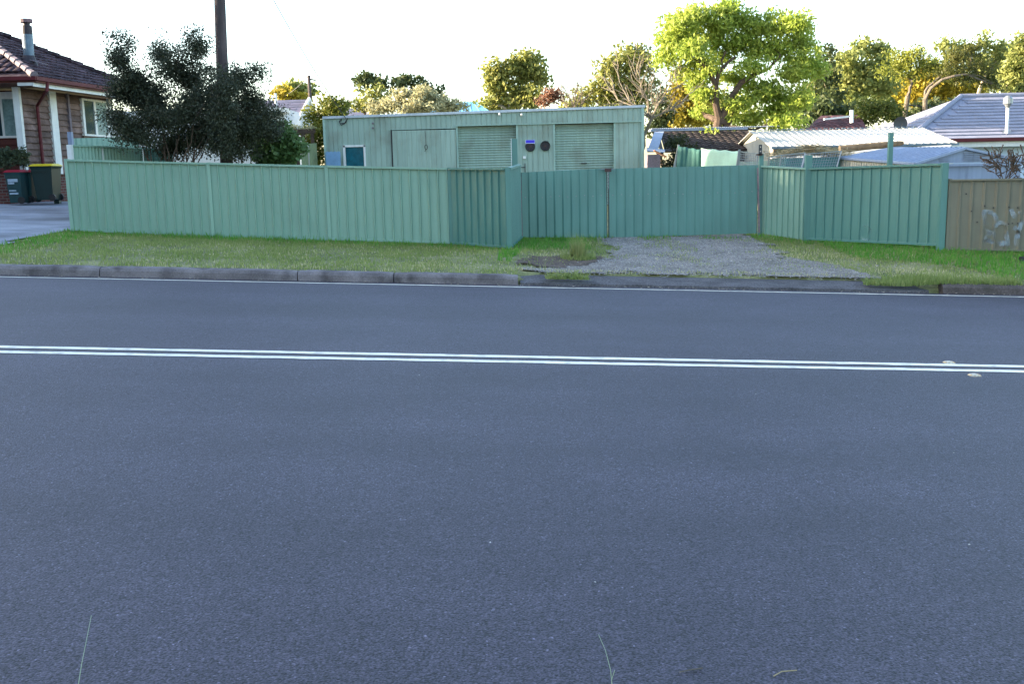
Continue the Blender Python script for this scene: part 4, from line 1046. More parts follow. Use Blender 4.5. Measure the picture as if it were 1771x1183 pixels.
# far-left background trees
tree('background_tree', 'far golden tree above the gable of the distant pale house', 'tree', 505, 78, [(500, 168, 22, 16), (525, 180, 18, 20), (485, 162, 10, 8)], K['lf_yel'], K['bark'], nclump=2.6, per=45, crad=.7, L=.4, W=.25, tr=.3)
tree('background_tree', 'far dark tree behind the small distant power pole', 'tree', 530, 82, [(515, 152, 14, 10), (538, 160, 14, 14), (500, 152, 10, 8)], K['lf_gum'], K['bark'], nclump=2.2, per=40, crad=.7, L=.4, W=.25, tr=.3)
tree('umbrella_tree', 'dark flat topped tree above the silvery shrub behind the shed', 'tree', 700, 62, [(640, 135, 18, 9), (660, 145, 18, 12), (690, 138, 22, 9), (715, 145, 26, 11), (742, 152, 18, 10), (752, 165, 10, 10), (625, 145, 12, 7)], K['lf_dark'], K['bark'], nclump=4.5, per=45, crad=.5, L=.3, W=.18, tr=.25, fork=(700, 175))
tree('brown_shrub', 'brownish green tree between the garden tree and silvery shrub', 'tree', 640, 46, [(640, 165, 20, 16), (620, 182, 18, 12), (655, 178, 18, 14)], K['lf_olive'], K['bark'], nclump=8, per=45, crad=.4, L=.22, W=.12, tr=.15)
tree('silver_shrub', 'silvery pale shrub rising behind the roof of the green shed', 'shrub', 710, 39.5, [(665, 180, 24, 14), (700, 168, 26, 18), (735, 168, 26, 18), (765, 180, 22, 14), (785, 186, 18, 8), (720, 185, 50, 12), (650, 190, 14, 7)], K['lf_silver'], K['bark_pale'], nclump=30, per=45, crad=.25, L=.17, W=.07, tr=.08, stems=4)
tree('round_tree', 'rounded golden tree with dark right side behind the middle of the shed', 'tree', 900, 56, [(870, 120, 26, 22), (860, 150, 20, 26), (890, 165, 30, 24), (905, 115, 30, 26), (930, 130, 26, 24), (920, 165, 28, 22), (850, 178, 18, 12)], K['lf_olive'], K['bark_pale'], nclump=6, per=60, crad=.55, L=.26, W=.16, tr=.25)
tree('rusty_tree', 'small rusty leaved tree at the right side of the rounded tree', 'tree', 955, 50, [(955, 158, 14, 18), (962, 170, 10, 14), (940, 175, 10, 12)], K['lf_red'], K['bark_pale'], nclump=12, per=55, crad=.3, L=.16, W=.08, tr=.1)
tree('olive_tree', 'tall olive gold tree behind the right end of the green shed', 'tree', 1075, 50, [(1090, 85, 30, 14), (1075, 110, 28, 22), (1050, 125, 22, 22), (1110, 115, 26, 30), (1035, 150, 30, 24), (1075, 160, 40, 28), (1110, 165, 30, 26), (1015, 170, 20, 14)], K['lf_olive'], K['bark_pale'], nclump=6.5, per=55, crad=.5, L=.22, W=.12, tr=.25)
tree('dark_tree', 'dark green tree close behind the right end of the green shed', 'tree', 1150, 42, [(1145, 190, 22, 30), (1130, 220, 14, 24)], K['lf_dark'], K['bark'], nclump=10, per=50, crad=.4, L=.2, W=.1, tr=.12)
tree('yellow_tree', 'bright yellow green tree left of the jacaranda trunk', 'tree', 1185, 46, [(1180, 165, 30, 26), (1205, 185, 22, 24), (1165, 195, 22, 20), (1195, 150, 20, 18), (1190, 208, 30, 10)], K['lf_yel'], K['bark_pale'], nclump=10, per=60, crad=.45, L=.2, W=.11, tr=.15)
# bare trees
def bare_tree(name, label, basepx, Y, tips, r0, bark, zb=.5, fork=None, sub=4, fan_=.25):
    b0 = P(basepx, 300, Y); base = Vector((b0.x, Y, zb)); m = M()
    fk = P(*fork, Y) if fork else base + Vector((0, 0, .6))
    curve_branch(m, base, fk, r0, r0 * .8, .03, 5, 8)
    for px, py in tips:
        e = P(px, py, Y + rng.uniform(-1, 1)); pts = curve_branch(m, fk, e, r0 * .55, .012, .07, 7, 6)
        for k in range(sub):
            s = pts[2 + k % 5]; L = (e - fk).length * fan_; d = (e - fk).normalized() + Vector(rng.standard_normal(3)) * .45
            p2 = s + d.normalized() * L; pp = curve_branch(m, s, p2, r0 * .2, .008, .06, 4, 4)
            for q2 in range(3):
                curve_branch(m, pp[1 + q2], pp[1 + q2] + (d + Vector(rng.standard_normal(3)) * .7).normalized() * L * .5, .012, .005, .05, 3, 3)
    return tag(m.build(name, bark, base=base), label, 'tree')
bare_tree('bare_tree', 'pale leafless tree forking beside the right end of the green shed', 1112, 33.5, [(1060, 110), (1085, 95), (1105, 105), (1130, 120), (1160, 125), (1185, 140), (1205, 150), (1145, 140), (1040, 150), (1175, 175)], .06, K['bark_mid'], fork=(1127, 205), sub=6, fan_=.38)
bare_tree('bare_tree', 'small leafless tree above the shed roof between two leafy trees', 995, 41, [(975, 150), (985, 145), (1000, 140), (1012, 150), (1020, 165), (970, 170)], .05, K['bark_grey'], fork=(995, 200), sub=6, fan_=.4)
bare_tree('bare_tree', 'hazy leafless tree between the garden tree and the silvery shrub', 615, 60, [(600, 168), (612, 165), (622, 172), (590, 178), (630, 178)], .07, K['bark_grey'], fork=(612, 200), sub=6, fan_=.4)
bare_tree('bare_shrub', 'dark leafless shrub above the tan fence in front of the silver shed', 1725, 18.6, [(1702, 255), (1715, 262), (1735, 250), (1752, 262), (1765, 270), (1745, 258), (1700, 275)], .012, K['bark'], zb=.3, fork=(1735, 318), sub=4, fan_=.35)
bare_tree('bare_shrub', 'dark leafless shrub at the right edge above the tan fence', 1770, 18.6, [(1748, 258), (1765, 250), (1778, 262), (1785, 280)], .012, K['bark'], zb=.3, fork=(1772, 318), sub=4, fan_=.35)

# jacaranda
JY = 38.5
JB = [(1180, 38, 28, 22), (1160, 62, 22, 24), (1215, 25, 26, 18), (1255, 18, 30, 18), (1290, 40, 30, 22), (1240, 55, 32, 24), (1195, 85, 34, 20), (1155, 100, 18, 18), (1280, 75, 32, 20), (1330, 45, 26, 22), (1370, 38, 26, 20),
      (1385, 65, 22, 26), (1340, 85, 30, 22), (1395, 105, 22, 22), (1370, 125, 26, 20), (1215, 120, 26, 16), (1180, 125, 18, 16), (1225, 165, 22, 16), (1205, 145, 14, 12), (1300, 115, 22, 12), (1320, 160, 34, 20), (1285, 175, 24, 20), (1350, 185, 34, 22), (1390, 165, 18, 22),
      (1300, 205, 34, 14), (1345, 212, 40, 10), (1265, 205, 14, 8), (1225, 242, 14, 14, -1.), (1262, 240, 12, 8, -.5), (1190, 60, 24, 22, 1.5), (1410, 120, 10, 18), (1245, 92, 26, 14, 1.), (1262, 135, 20, 14, 1.2), (1290, 145, 18, 12, .8), (1235, 125, 14, 12, 1.5), (1215, 195, 14, 10, 1.), (1310, 85, 22, 14, 1.)]
tree('jacaranda_tree', 'large bright green jacaranda with forked trunk right of the green shed', 'tree', 1243, JY, JB, K['lf_jac'], K['bark'], nclump=18, per=62, crad=.44, L=.20, W=.07, tr=.25, fork=(1244, 205), limbs=[([(1244, 206, 0), (1238, 180, -.1), (1238, 150, -.2), (1230, 128, -.3), (1213, 108, -.4), (1200, 100, -.4)], .15, .035), ([(1248, 206, 0), (1262, 172, -.1), (1282, 142, -.2), (1305, 128, -.3), (1330, 118, -.3), (1350, 95, -.4)], .15, .035), ([(1238, 150, -.2), (1243, 125, -.3), (1258, 108, -.3), (1272, 97, -.3)], .09, .04), ([(1230, 128, -.3), (1220, 108, -.3), (1217, 92, -.2)], .07, .03), ([(1250, 120, -.3), (1248, 105, -.3), (1255, 88, -.4)], .05, .03)], droop=.6, depth=1.3, squash=.55)
# gums far right
tree('gum_tree', 'dark slender gum directly right of the jacaranda', 'tree', 1440, 66, [(1430, 95, 12, 14), (1440, 120, 12, 22), (1425, 140, 14, 20), (1442, 160, 14, 20), (1425, 175, 16, 16)], K['lf_dark'], K['bark_pale'], nclump=4, per=55, crad=.6, L=.3, W=.16, tr=.25)
tree('gum_tree', 'broad golden gum second from the jacaranda', 'tree', 1495, 68, [(1490, 82, 18, 14), (1470, 100, 20, 16), (1515, 90, 20, 16), (1530, 110, 14, 14), (1490, 120, 28, 18), (1460, 135, 20, 18), (1505, 145, 28, 18), (1465, 165, 20, 14), (1530, 150, 18, 20), (1475, 185, 26, 12)], K['lf_gum'], K['bark_pale'], nclump=4.2, per=60, crad=.65, L=.3, W=.18, tr=.35)
tree('feathery_tree', 'spreading fine leaved tree with crooked trunks left of the grey roof', 'tree', 1570, 52, [(1565, 100, 30, 18), (1545, 120, 24, 16), (1590, 95, 22, 16), (1610, 110, 26, 18), (1580, 125, 30, 12), (1640, 115, 22, 16)], K['lf_fine'], K['bark_grey'], nclump=7, per=60, crad=.45, L=.2, W=.07, tr=.16, fork=(1570, 165))
tree('feathery_tree', 'darker spreading tree leaning behind the top of the grey roof', 'tree', 1590, 50, [(1650, 105, 26, 20), (1680, 95, 24, 20), (1665, 130, 30, 14), (1700, 125, 24, 20), (1715, 145, 20, 12), (1630, 128, 20, 10)], leafmat('feathery_dark', (.045, .06, .012), (.12, .12, .03), .4), K['bark_grey'], nclump=7, per=60, crad=.45, L=.2, W=.07, tr=.15, fork=(1600, 172))
tree('gum_tree', 'tall gum behind the spreading trees with open top', 'tree', 1690, 72, [(1640, 80, 14, 8), (1665, 85, 10, 10), (1705, 75, 16, 12), (1730, 85, 16, 12), (1720, 110, 18, 14), (1690, 100, 18, 14), (1655, 100, 18, 12)], K['lf_gum'], K['bark_pale'], nclump=3.8, per=60, crad=.65, L=.3, W=.18, tr=.35)
tree('gum_tree', 'golden gum at the right edge above the grey roof', 'tree', 1765, 70, [(1765, 75, 20, 18), (1755, 105, 22, 18), (1775, 130, 22, 20), (1745, 130, 18, 14), (1790, 90, 18, 20), (1740, 148, 18, 10)], K['lf_gum'], K['bark_pale'], nclump=4.2, per=60, crad=.65, L=.3, W=.18, tr=.35)
tree('gum_tree', 'pale gold gum foliage low behind the crooked trunks', 'tree', 1610, 76, [(1560, 150, 26, 20), (1600, 145, 30, 20), (1640, 150, 30, 18), (1620, 175, 40, 14), (1580, 180, 30, 14), (1680, 155, 20, 12)], K['lf_yel'], K['bark_pale'], nclump=3.2, per=55, crad=.7, L=.35, W=.2, tr=.35)
tree('round_shrub', 'rounded green shrub below the golden gum left of the grey roof', 'shrub', 1515, 50, [(1512, 185, 28, 18), (1540, 195, 26, 16), (1500, 205, 26, 14), (1560, 205, 24, 12)], leafmat('shrub_leaves', (.045, .075, .012), (.13, .15, .03), .4), K['bark'], nclump=10, per=60, crad=.4, L=.18, W=.08, tr=.12)
tree('gum_tree', 'distant pale gold gum between the first two gums right of the jacaranda', 'tree', 1455, 90, [(1420, 150, 26, 24), (1450, 175, 26, 20), (1475, 150, 26, 26), (1450, 120, 20, 22)], K['lf_olive'], K['bark_pale'], nclump=2.4, per=60, crad=.9, L=.4, W=.24, tr=.35)
tree('gum_tree', 'distant olive gum filling the gap behind the fine leaved tree', 'tree', 1560, 92, [(1540, 130, 26, 24), (1575, 150, 30, 26), (1610, 135, 26, 22), (1560, 185, 34, 18), (1520, 170, 24, 20)], K['lf_gum'], K['bark_pale'], nclump=2.4, per=60, crad=.9, L=.4, W=.24, tr=.35)
tree('gum_tree', 'distant dark gum behind the leaning tree and the grey roof', 'tree', 1690, 94, [(1650, 140, 26, 22), (1690, 140, 30, 22), (1725, 135, 26, 22), (1700, 115, 24, 18), (1755, 145, 24, 16), (1620, 165, 26, 18), (1660, 165, 26, 14)], K['lf_dark'], K['bark_pale'], nclump=2.4, per=60, crad=.9, L=.4, W=.24, tr=.35)
tree('gum_tree', 'distant gum whose crown closes the gap at the far right edge', 'tree', 1750, 96, [(1720, 120, 30, 26), (1755, 120, 30, 26), (1785, 120, 26, 30), (1740, 90, 22, 16), (1770, 150, 30, 16)], K['lf_olive'], K['bark_pale'], nclump=2.4, per=60, crad=.9, L=.4, W=.24, tr=.35)
tree('gum_tree', 'distant olive gum behind the jacaranda crown on its right', 'tree', 1400, 90, [(1395, 175, 30, 26), (1420, 150, 24, 26), (1370, 195, 30, 16)], K['lf_dark'], K['bark_pale'], nclump=2.4, per=60, crad=.9, L=.4, W=.24, tr=.35)
# low dark hedges filling the background
for (px, Y, bl, lab) in ((1440, 58, [(1420, 195, 30, 18), (1460, 200, 30, 16), (1400, 205, 24, 14)], 'low dark hedge right of the jacaranda above the red roof'),
                         (1620, 56, [(1600, 195, 34, 16), (1640, 190, 34, 14), (1580, 210, 30, 12)], 'low dark hedge at the left foot of the grey roof'),
                         (1240, 54, [(1235, 195, 30, 14), (1215, 205, 22, 12), (1260, 185, 22, 20)], 'dull undergrowth behind the jacaranda trunk'),
                         (1040, 60, [(990, 186, 40, 8), (1060, 185, 50, 10), (840, 188, 36, 6)], 'low olive undergrowth right behind the shed roof')):
    tree('hedge', lab, 'hedge', px, Y, bl, K['lf_dark'] if px > 1300 else K['lf_olive'], K['bark'], nclump=6, per=60, crad=.55, L=.3, W=.16, tr=.1, stems=3)
# unseen trees left of the view, added to put the street in shade
KS = leafmat('street_tree_leaves', (.03, .05, .015), (.08, .11, .03), .1)
def unseen_shade_tree():
    base = Vector((0, 0, 0)); t = thing('street_tree', 'x', 'tree', base, 'big street trees left of the view')
    m = M(); curve_branch(m, (0, 0, -.3), (0, 0, 4.2), .38, .28, .02, 5, 10); c = []
    for k in range(430):
        a = rng.uniform(0, 6.28); r = math.sqrt(rng.random()); z = rng.uniform(-1, 1); rr = math.sqrt(1 - z * z * .9)
        q_ = Vector((math.cos(a) * 4.2 * r * rr, math.sin(a) * 8.5 * r * rr, 6.9 + 4.4 * z)); c.append(tuple(q_))
        if k % 9 == 0: curve_branch(m, (0, 0, 4.0), q_, .12, .02, .06, 4, 6)
    m.build('trunk', K['bark'], t); quads_mesh('crown', leaves_at(c, .95, 62, .5, .34), KS, t); return t
s0 = unseen_shade_tree()
labs = ['dense street tree on the far verge left of the house drive', 'dense street tree on the near verge left of the camera', 'dense tree further up the far verge', 'dense tree further up the near verge', 'dense tree in the front garden left of the timber house']
spots = [(-27, 17.5), (-27, -.5), (-35, 14.9), (-36, .8), (-26, 25.5), (-46, 16), (-47, -2)]
labs += ['dense tree farthest up the far verge', 'dense tree farthest up the near verge']
for i, (x, y) in enumerate(spots):
    o = s0 if i == 0 else copy_tree(s0)
    o.location = (x, y, gz(x, y)); o.rotation_euler = (0, 0, .15 * i); o['label'] = labs[i]
    if i >= 5: o.scale = (1.15, 1.15, 1.15)
    if i == 0: o.scale = (1.1, 1.0, 1.14)
    if i == 4: o.scale = (.78, .6, .78)

for i, (x, y, lab) in enumerate([(-75, 4, 'tree in the middle distance where the street bends away'), (-80, -14, 'tree past the bend on the near side'), (-82, 22, 'tree past the bend on the far side'), (-70, 34, 'tall tree behind the back gardens on the left'), (-66, 48, 'tall tree deep in the back gardens on the left')]):  # more unseen trees, added to block the low horizon glow
    o = copy_tree(s0); o.location = (x, y, 1.0 if i != 1 else 1.0); o.scale = (1.3, 1.3, 1.0); o.rotation_euler = (0, 0, .7 * i); o['label'] = lab; o.location.z = -2.0 + 3.0
def plain_house(x0, x1, y0, y1, z0, hw, hr, lab):  # unseen houses, added to block warm glow from the left
    t = thing('brick_house', lab, 'house', ((x0 + x1) / 2, (y0 + y1) / 2, z0)); t['group'] = 'brick houses left of the view'
    M().box(x0, x1, y0, y1, z0 - .5, z0 + hw).build('wall', K['brick'], t)
    ym = (y0 + y1) / 2; m = M(); e = .4
    a, b, c, d = Vector((x0 - e, y0 - e, z0 + hw)), Vector((x1 + e, y0 - e, z0 + hw)), Vector((x1 + e, y1 + e, z0 + hw)), Vector((x0 - e, y1 + e, z0 + hw)); r0, r1 = Vector((x0 + 3, ym, z0 + hr)), Vector((x1 - 3, ym, z0 + hr))
    for q_ in ((a, b, r1, r0), (c, d, r0, r1), (b, c, r1), (d, a, r0)): m.slab([v + Vector((0, 0, .05)) for v in q_], .12)
    m.build('roof', K['rooftile'], t)
    for yy, s_ in ((y0, -1), (y1, 1)):
        for xx in (x0 + 2.2, x1 - 2.2):
            f = M().box(xx - .8, xx + .8, yy - .04, yy + .04, z0 + 1.0, z0 + 2.3).build('window', K['white'], t); p = M().box(xx - .7, xx + .7, yy - .05, yy + .05, z0 + 1.1, z0 + 2.2).build('pane', K['glass']); reparent(p, f)
plain_house(-40, -28, 24, 34, 1.3, 3.2, 5.6, 'brick house next door left of the timber house'); plain_house(-36, -22, -16, -6.5, 1.0, 3.2, 5.6, 'brick house on the near side of the street to the left')
plain_house(-58, -46, 22, 32, 1.6, 3.2, 5.6, 'second brick house along the far side to the left')
# ---------------------------------------------------------------- right-hand buildings
# white gabled shed
X0, X1, Y0, Y1, YR = 8.15, 13.75, 31.0, 36.4, 33.65
ez_ = P(1331, 254, 31).z; rz_ = P(1290, 227, YR).z
ws = thing('cream_shed', 'cream gabled metal shed with sunlit end wall and ribbed roof', 'shed', ((X0 + X1) / 2, Y0, .5))
m = M(); k = 30
for i in range(k):
    ya = Y1 - .1 + (Y0 + .1 - Y1 + .1) * i / k; yb = Y1 - .1 + (Y0 + .1 - Y1 + .1) * (i + 1) / k
    zt = lambda y: rz_ - .06 - (rz_ - ez_) * abs(y - YR) / (YR - Y0)
    ribbed((X0 + .1, ya), (X0 + .1, yb), .5, .5, zt(ya), zt(yb), 1, .03, .012, m)
m.build('end_wall', K['white_sheet'], ws)
ribbed((X0 + .12, Y0 + .1), (X1 - .1, Y0 + .1), .5, .5, ez_ - .02, ez_ - .02, .15, .03, .014).build('front_wall', mat('shed_front_sheet', (.20, .27, .24), .55, streak=.1), ws)  # darker than the end wall: the front's shade is put into the colour
m = M()
def roofsheet(m, e0, e1, t0_, t1_, pitch=.2, h=.03):
    e0, e1, t0_, t1_ = map(Vector, (e0, e1, t0_, t1_)); n = max(1, round((e1 - e0).length / pitch)); up = (e1 - e0).cross(t0_ - e0).normalized()
    if up.z < 0: up = -up
    for i in range(n):
        a, b = i / n, (i + 1) / n; c = a + (b - a) * .78
        f = lambda t, hh: (e0.lerp(e1, t) + up * hh, t0_.lerp(t1_, t) + up * hh)
        p = [f(a, 0), f(c, 0), f(c + (b - c) * .25, h), f(c + (b - c) * .75, h), f(b, 0)]
        for j in range(4): m.quad(p[j][0], p[j + 1][0], p[j + 1][1], p[j][1])
    m.slab([e0 - up * .004, e1 - up * .004, t1_ - up * .004, t0_ - up * .004], .02, up)
roofsheet(m, (X0 - .05, Y0 - .1, ez_), (X1 + .1, Y0 - .1, ez_), (X0 - .05, YR, rz_), (X1 + .1, YR, rz_), .21, .018)
roofsheet(m, (X0 - .05, Y1 + .1, ez_), (X1 + .1, Y1 + .1, ez_), (X0 - .05, YR, rz_), (X1 + .1, YR, rz_), .21, .018)
m.build('roof', K['white_sheet'], ws)
m = M().bar((X0 - .05, Y0 - .14, ez_ - .03), (X1 + .1, Y0 - .14, ez_ - .03), .08, .07); m.build('gutter', K['flue'], ws)
a = P(1330, 262, Y0); M().box(X0 + .05, X0 + .15, Y0 + .0, Y0 + .12, .5, ez_ - .05).build('corner_post', K['bark_grey'], ws)
m = M()
for i in range(0, 28): m.box(X0 + .02 + i * .2, X0 + .13 + i * .2, YR - .05, YR + .05, rz_ + .02, rz_ + .05)
m.build('ridge_cap', K['flue'], ws)
# grey-tiled house
E0 = P(1568, 240, 36.0); ezr = P(1700, 240, 36).z; E0.z = ezr; E1 = Vector((E0.x + 14, 36, ezr)); T0 = P(1662, 168, 40.5); T1 = Vector((T0.x + 6, 40.5, T0.z))
gh = thing('pale_house', 'pale house with sun streaked grey tiled roof and red gutter at the right edge', 'house', (E0.x + 3, 36, .5))
m = M(); gridfill([E0, E1, T1, T0], None, .42, .36, m, .05, .0, jit=.0); Bk = Vector((E0.x, 45, ezr)); gridfill([E0, Bk, T0], None, .42, .36, m, .03, .0); gridfill([Bk, Vector((E1.x, 45, ezr)), T1, T0], None, .6, .6, m, .03, .0)
m.build('roof', K['greytile'], gh)
m = M(); m.tube([E0 + Vector((0, 0, .04)), T0 + Vector((0, 0, .06))], .09, 8); m.tube([T0 + Vector((0, 0, .05)), T1 + Vector((0, 0, .05))], .09, 8); m.build('ridge_cap', K['greytile'], gh)
M().bar(E0 + Vector((-.05, -.06, -.03)), E1 + Vector((0, -.06, -.03)), .12, .12).build('gutter', K['maroon'], gh)
M().bar(E0 + Vector((0, .02, -.19)), E1 + Vector((0, .02, -.19)), .03, .18).build('fascia', K['white'], gh)
m = M().box(E0.x + .5, E1.x, 36.5, 44.5, .4, ezr - .1); m.build('wall', mat('pale_blue_boards', (.45, .55, .68), .7, var=.06), gh)
a = P(1646, 262, 36.3); M().box(a.x - .1, a.x + .1, 36.35, 36.49, .5, ezr - .2).build('veranda_post', K['white'], gh)
rp0 = P(1743, 238, 36.6); rp1 = P(1743, 172, 36.6)
vp = thing('roof_flue', 'white vent pipe with cowl standing on the grey tiled roof', 'vent pipe', rp0)
M().tube([P(1741, 232, 36.4), P(1743, 185, 36.4)], .055, 10).build('pipe', K['white'], vp); cw = P(1743, 180, 36.4); M().tube([cw - Vector((0, 0, .12)), cw, cw + Vector((0, 0, .02)), cw + Vector((0, 0, .2)), cw + Vector((0, 0, .3))], [.06, .12, .16, .16, .08], 12).build('cowl', K['wire'], vp)
m = M(); m.slab([P(1728, 236, 36.25), P(1752, 236, 36.25), P(1748, 224, 36.6), P(1736, 224, 36.6)], .01); m.build('flashing', K['wire'], vp)
# dish
da = P(1555, 214, 33.9); dish = thing('satellite_dish', 'dark satellite dish above the cream shed roof', 'satellite dish', da)
m = M(); nr, na = 5, 20
for i in range(nr):
    for j in range(na):
        def dp(i_, j_):
            r = .24 * i_ / nr; an = 2 * math.pi * j_ / na; return da + Vector((r * math.cos(an), -.25 * r * r / .24 - .05, r * math.sin(an)))
        m.quad(dp(i, j), dp(i, j + 1), dp(i + 1, j + 1), dp(i + 1, j))
m.build('bowl', K['steel'], dish); M().tube([da, da + Vector((.05, 0, -.35)), da + Vector((.05, 0, -.7))], .02, 6).build('mast', K['steel'], dish); M().tube([da + Vector((0, -.05, -.2)), da + Vector((0, -.3, 0))], .01, 5).build('feed_arm', K['steel'], dish)
# silver garden shed, gable to the street
GY = 20.2
ap = P(1668, 258, GY); el = P(1586, 283, GY); er = P(1768, 279, GY); er.z = el.z; apf = P(1545, 256, 24.2); elf = P(1452, 273, 24.2)
sh = thing('silver_shed', 'bluish silver garden shed with louvred gable behind the tan fence', 'shed', (ap.x, GY, .2))
m = ribbed((el.x + .03, GY + .04), (er.x, GY + .04), .1, .1, el.z - .04, el.z - .04, .52, .06, .014); m.build('front_wall', K['silver'], sh)
m = M(); m.slab([(el.x, GY, el.z), (er.x, GY, er.z), (ap.x, GY, ap.z - .01)], .03, Vector((0, -1, 0)))
m.build('gable', K['silver'], sh)
m = M()
for a_ in (P(1632, 272, GY), P(1674, 271, GY), P(1690, 271, GY)):
    for j in range(5): m.bar((a_.x - .09, GY - .025, a_.z - .06 + j * .035), (a_.x + .09, GY - .025, a_.z - .06 + j * .035), .02, .012)
m.build('louvre', K['silver'], sh)
m = ribbed((elf.x, 24.2), (el.x, GY + .05), .2, .2, elf.z - .03, el.z - .03, .13, .04, .02); m.build('side_wall', K['white_sheet'], sh)  # paler sheet than the bluish front: sunlight on this side painted in
m = M(); apr = Vector((er.x + (apf.x - ap.x), 24.2, er.z + .1)); roofsheet(m, el + Vector((-.02, -.03, .0)), elf, ap + Vector((0, -.03, .02)), apf, .24, .035); roofsheet(m, er + Vector((.02, -.03, .0)), apr, ap + Vector((0, -.03, .02)), apf, .24, .035)
m.build('roof', K['silver'], sh)
m = M().bar(el + Vector((-.05, -.05, 0)), ap + Vector((0, -.05, .02)), .05, .05); m.bar(ap + Vector((0, -.05, .02)), er + Vector((.05, -.05, 0)), .05, .05); m.bar(el + Vector((-.04, -.04, 0)), elf + Vector((-.04, 0, 0)), .06, .05); m.bar(el + Vector((0, -.045, -.04)), er + Vector((0, -.045, -.04)), .02, .05); m.build('edge_trim', K['silver'], sh)
# skillion carport roof with the roll on it
cr = thing('flat_roof_shelter', 'low shelter with flat pale sheet roof between the two right sheds', 'shelter', P(1500, 300, 27))
c_ = [P(1335, 277, 26), P(1640, 256, 26), P(1646, 250, 30), P(1335, 268, 30)]
m = M(); m.slab([Vector(c_[0]), Vector(c_[1]), Vector(c_[2]), Vector(c_[3])], .06, Vector((0, 0, 1))); m.build('roof', K['white_sheet'], cr)
m = M()
for px in (1340, 1480, 1636): a = P(px, 270, 26.1); post(v2(a), .3, a.z - .02 + (.05 if px > 1500 else -.1), .08, m)
m.build('post', K['bark'], cr)
M().hexa([(c_[0].x, 29.9, .4), (c_[1].x, 29.9, .4), (c_[1].x, 29.95, .4), (c_[0].x, 29.95, .4)], [(c_[0].x, 29.9, c_[0].z), (c_[1].x, 29.9, c_[1].z - .1), (c_[1].x, 29.95, c_[1].z - .1), (c_[0].x, 29.95, c_[0].z)]).build('back_wall', K['shed'], cr)
rl = [P(1452, 258, 28.2), P(1490, 254, 28.2), P(1530, 250, 28.2), P(1562, 247, 28.2)]
tag(M().tube(rl, [.11, .10, .09, .06], 10).build('rolled_mat', mat('brown_roll', (.11, .08, .05), .9, var=.3, scale=8), base=rl[0]), 'brown rolled matting lying on the flat pale roof', 'rolled matting')
# green post behind fence
a = P(1541, 229, 20.5); tag(post(v2(a), .3, a.z, .085).build('steel_post', K['fence_mid'], base=Vector((a.x, a.y, .3))), 'lone green square post rising behind the right fence panel', 'post')
# shade cloth on leaning frame
sc1 = thing('shade_cloth', 'dull teal shade cloth left half hung beside the brown roofed shed', 'shade cloth', P(1185, 290, 26.5)); sc2 = thing('shade_cloth', 'bright pale green shade cloth catching the sun beside the cream shed', 'shade cloth', P(1240, 290, 26.3))
def clothsheet(par, tl, tr_, br_, bl_, seed):
    r = np.random.default_rng(seed); m = M(); nx, ny = 26, 8; b = len(m.v); ph = r.uniform(0, 6)
    for j in range(ny + 1):
        for i in range(nx + 1):
            u, v = i / nx, j / ny; p = tl.lerp(tr_, u).lerp(bl_.lerp(br_, u), v)
            p = p + Vector((0, .02 * math.sin(u * 9 + ph + v * 2) + .008 * math.sin(u * 33), (-.02 * math.sin(math.pi * u * 3) ** 2) * (1 - v)))
            m.v.append(tuple(p))
    for j in range(ny):
        for i in range(nx): k = j * (nx + 1) + i; m.f.append((k, k + 1, k + nx + 2, k + nx + 1))
    o = m.build('cloth', K['cloth'] if seed == 1 else K['cloth2'], par, smooth=True); sm = o.modifiers.new('thickness', 'SOLIDIFY'); sm.thickness = .006
clothsheet(sc1, P(1173, 252, 26.8), P(1212, 258, 26.5), P(1212, 305, 26.5), P(1168, 305, 26.8), 1)
clothsheet(sc2, P(1213, 256, 26.5), P(1278, 261, 24.8), P(1275, 305, 24.8), P(1213, 305, 26.5), 2)
M().bar(P(1174, 250, 26.85), P(1163, 305, 26.85), .05, .05).build('pole', K['wire'], sc1)
M().bar(P(1279, 258, 24.8), P(1272, 305, 24.8), .05, .05).build('pole', K['wire'], sc2)
# wire mesh frames
def meshframe(par_label, corners, nx, ny, Yc, mt=K['wire'], fr=.024, grp='leaning wire mesh frames'):
    c = [P(x, y, Yc[i]) for i, (x, y) in enumerate(corners)]
    t = thing('mesh_frame', par_label, 'mesh frame', c[3], grp); m = M()
    for i in range(4): m.bar(c[i], c[(i + 1) % 4], fr, fr)
    m.build('frame', mt, t); m = M()
    for i in range(1, ny): u = i / ny; m.tube([c[0].lerp(c[3], u), c[1].lerp(c[2], u)], .006, 4, cap=False)
    for i in range(1, nx): u = i / nx; m.tube([c[0].lerp(c[1], u), c[3].lerp(c[2], u)], .005, 4, cap=False)
    m.build('wire_mesh', mt, t)
meshframe('wire mesh frame right of the bright shade cloth', [(1281, 262), (1310, 266), (1309, 300), (1276, 300)], 10, 9, (24.8, 22.5, 22.5, 24.8))
meshframe('small wire mesh frame under the straw pile', [(1330, 272), (1352, 268), (1344, 300), (1326, 300)], 6, 8, (22.5, 22.5, 22.5, 22.5))
meshframe('tilted wire mesh frame left of the tall fence post', [(1352, 268), (1392, 264), (1384, 300), (1346, 300)], 12, 8, (22.8, 22.8, 22.6, 22.6))
meshframe('wide tilted wire mesh frame right of the tall fence post', [(1394, 266), (1455, 261), (1444, 300), (1384, 300)], 14, 8, (22.6, 22.6, 22.4, 22.4))
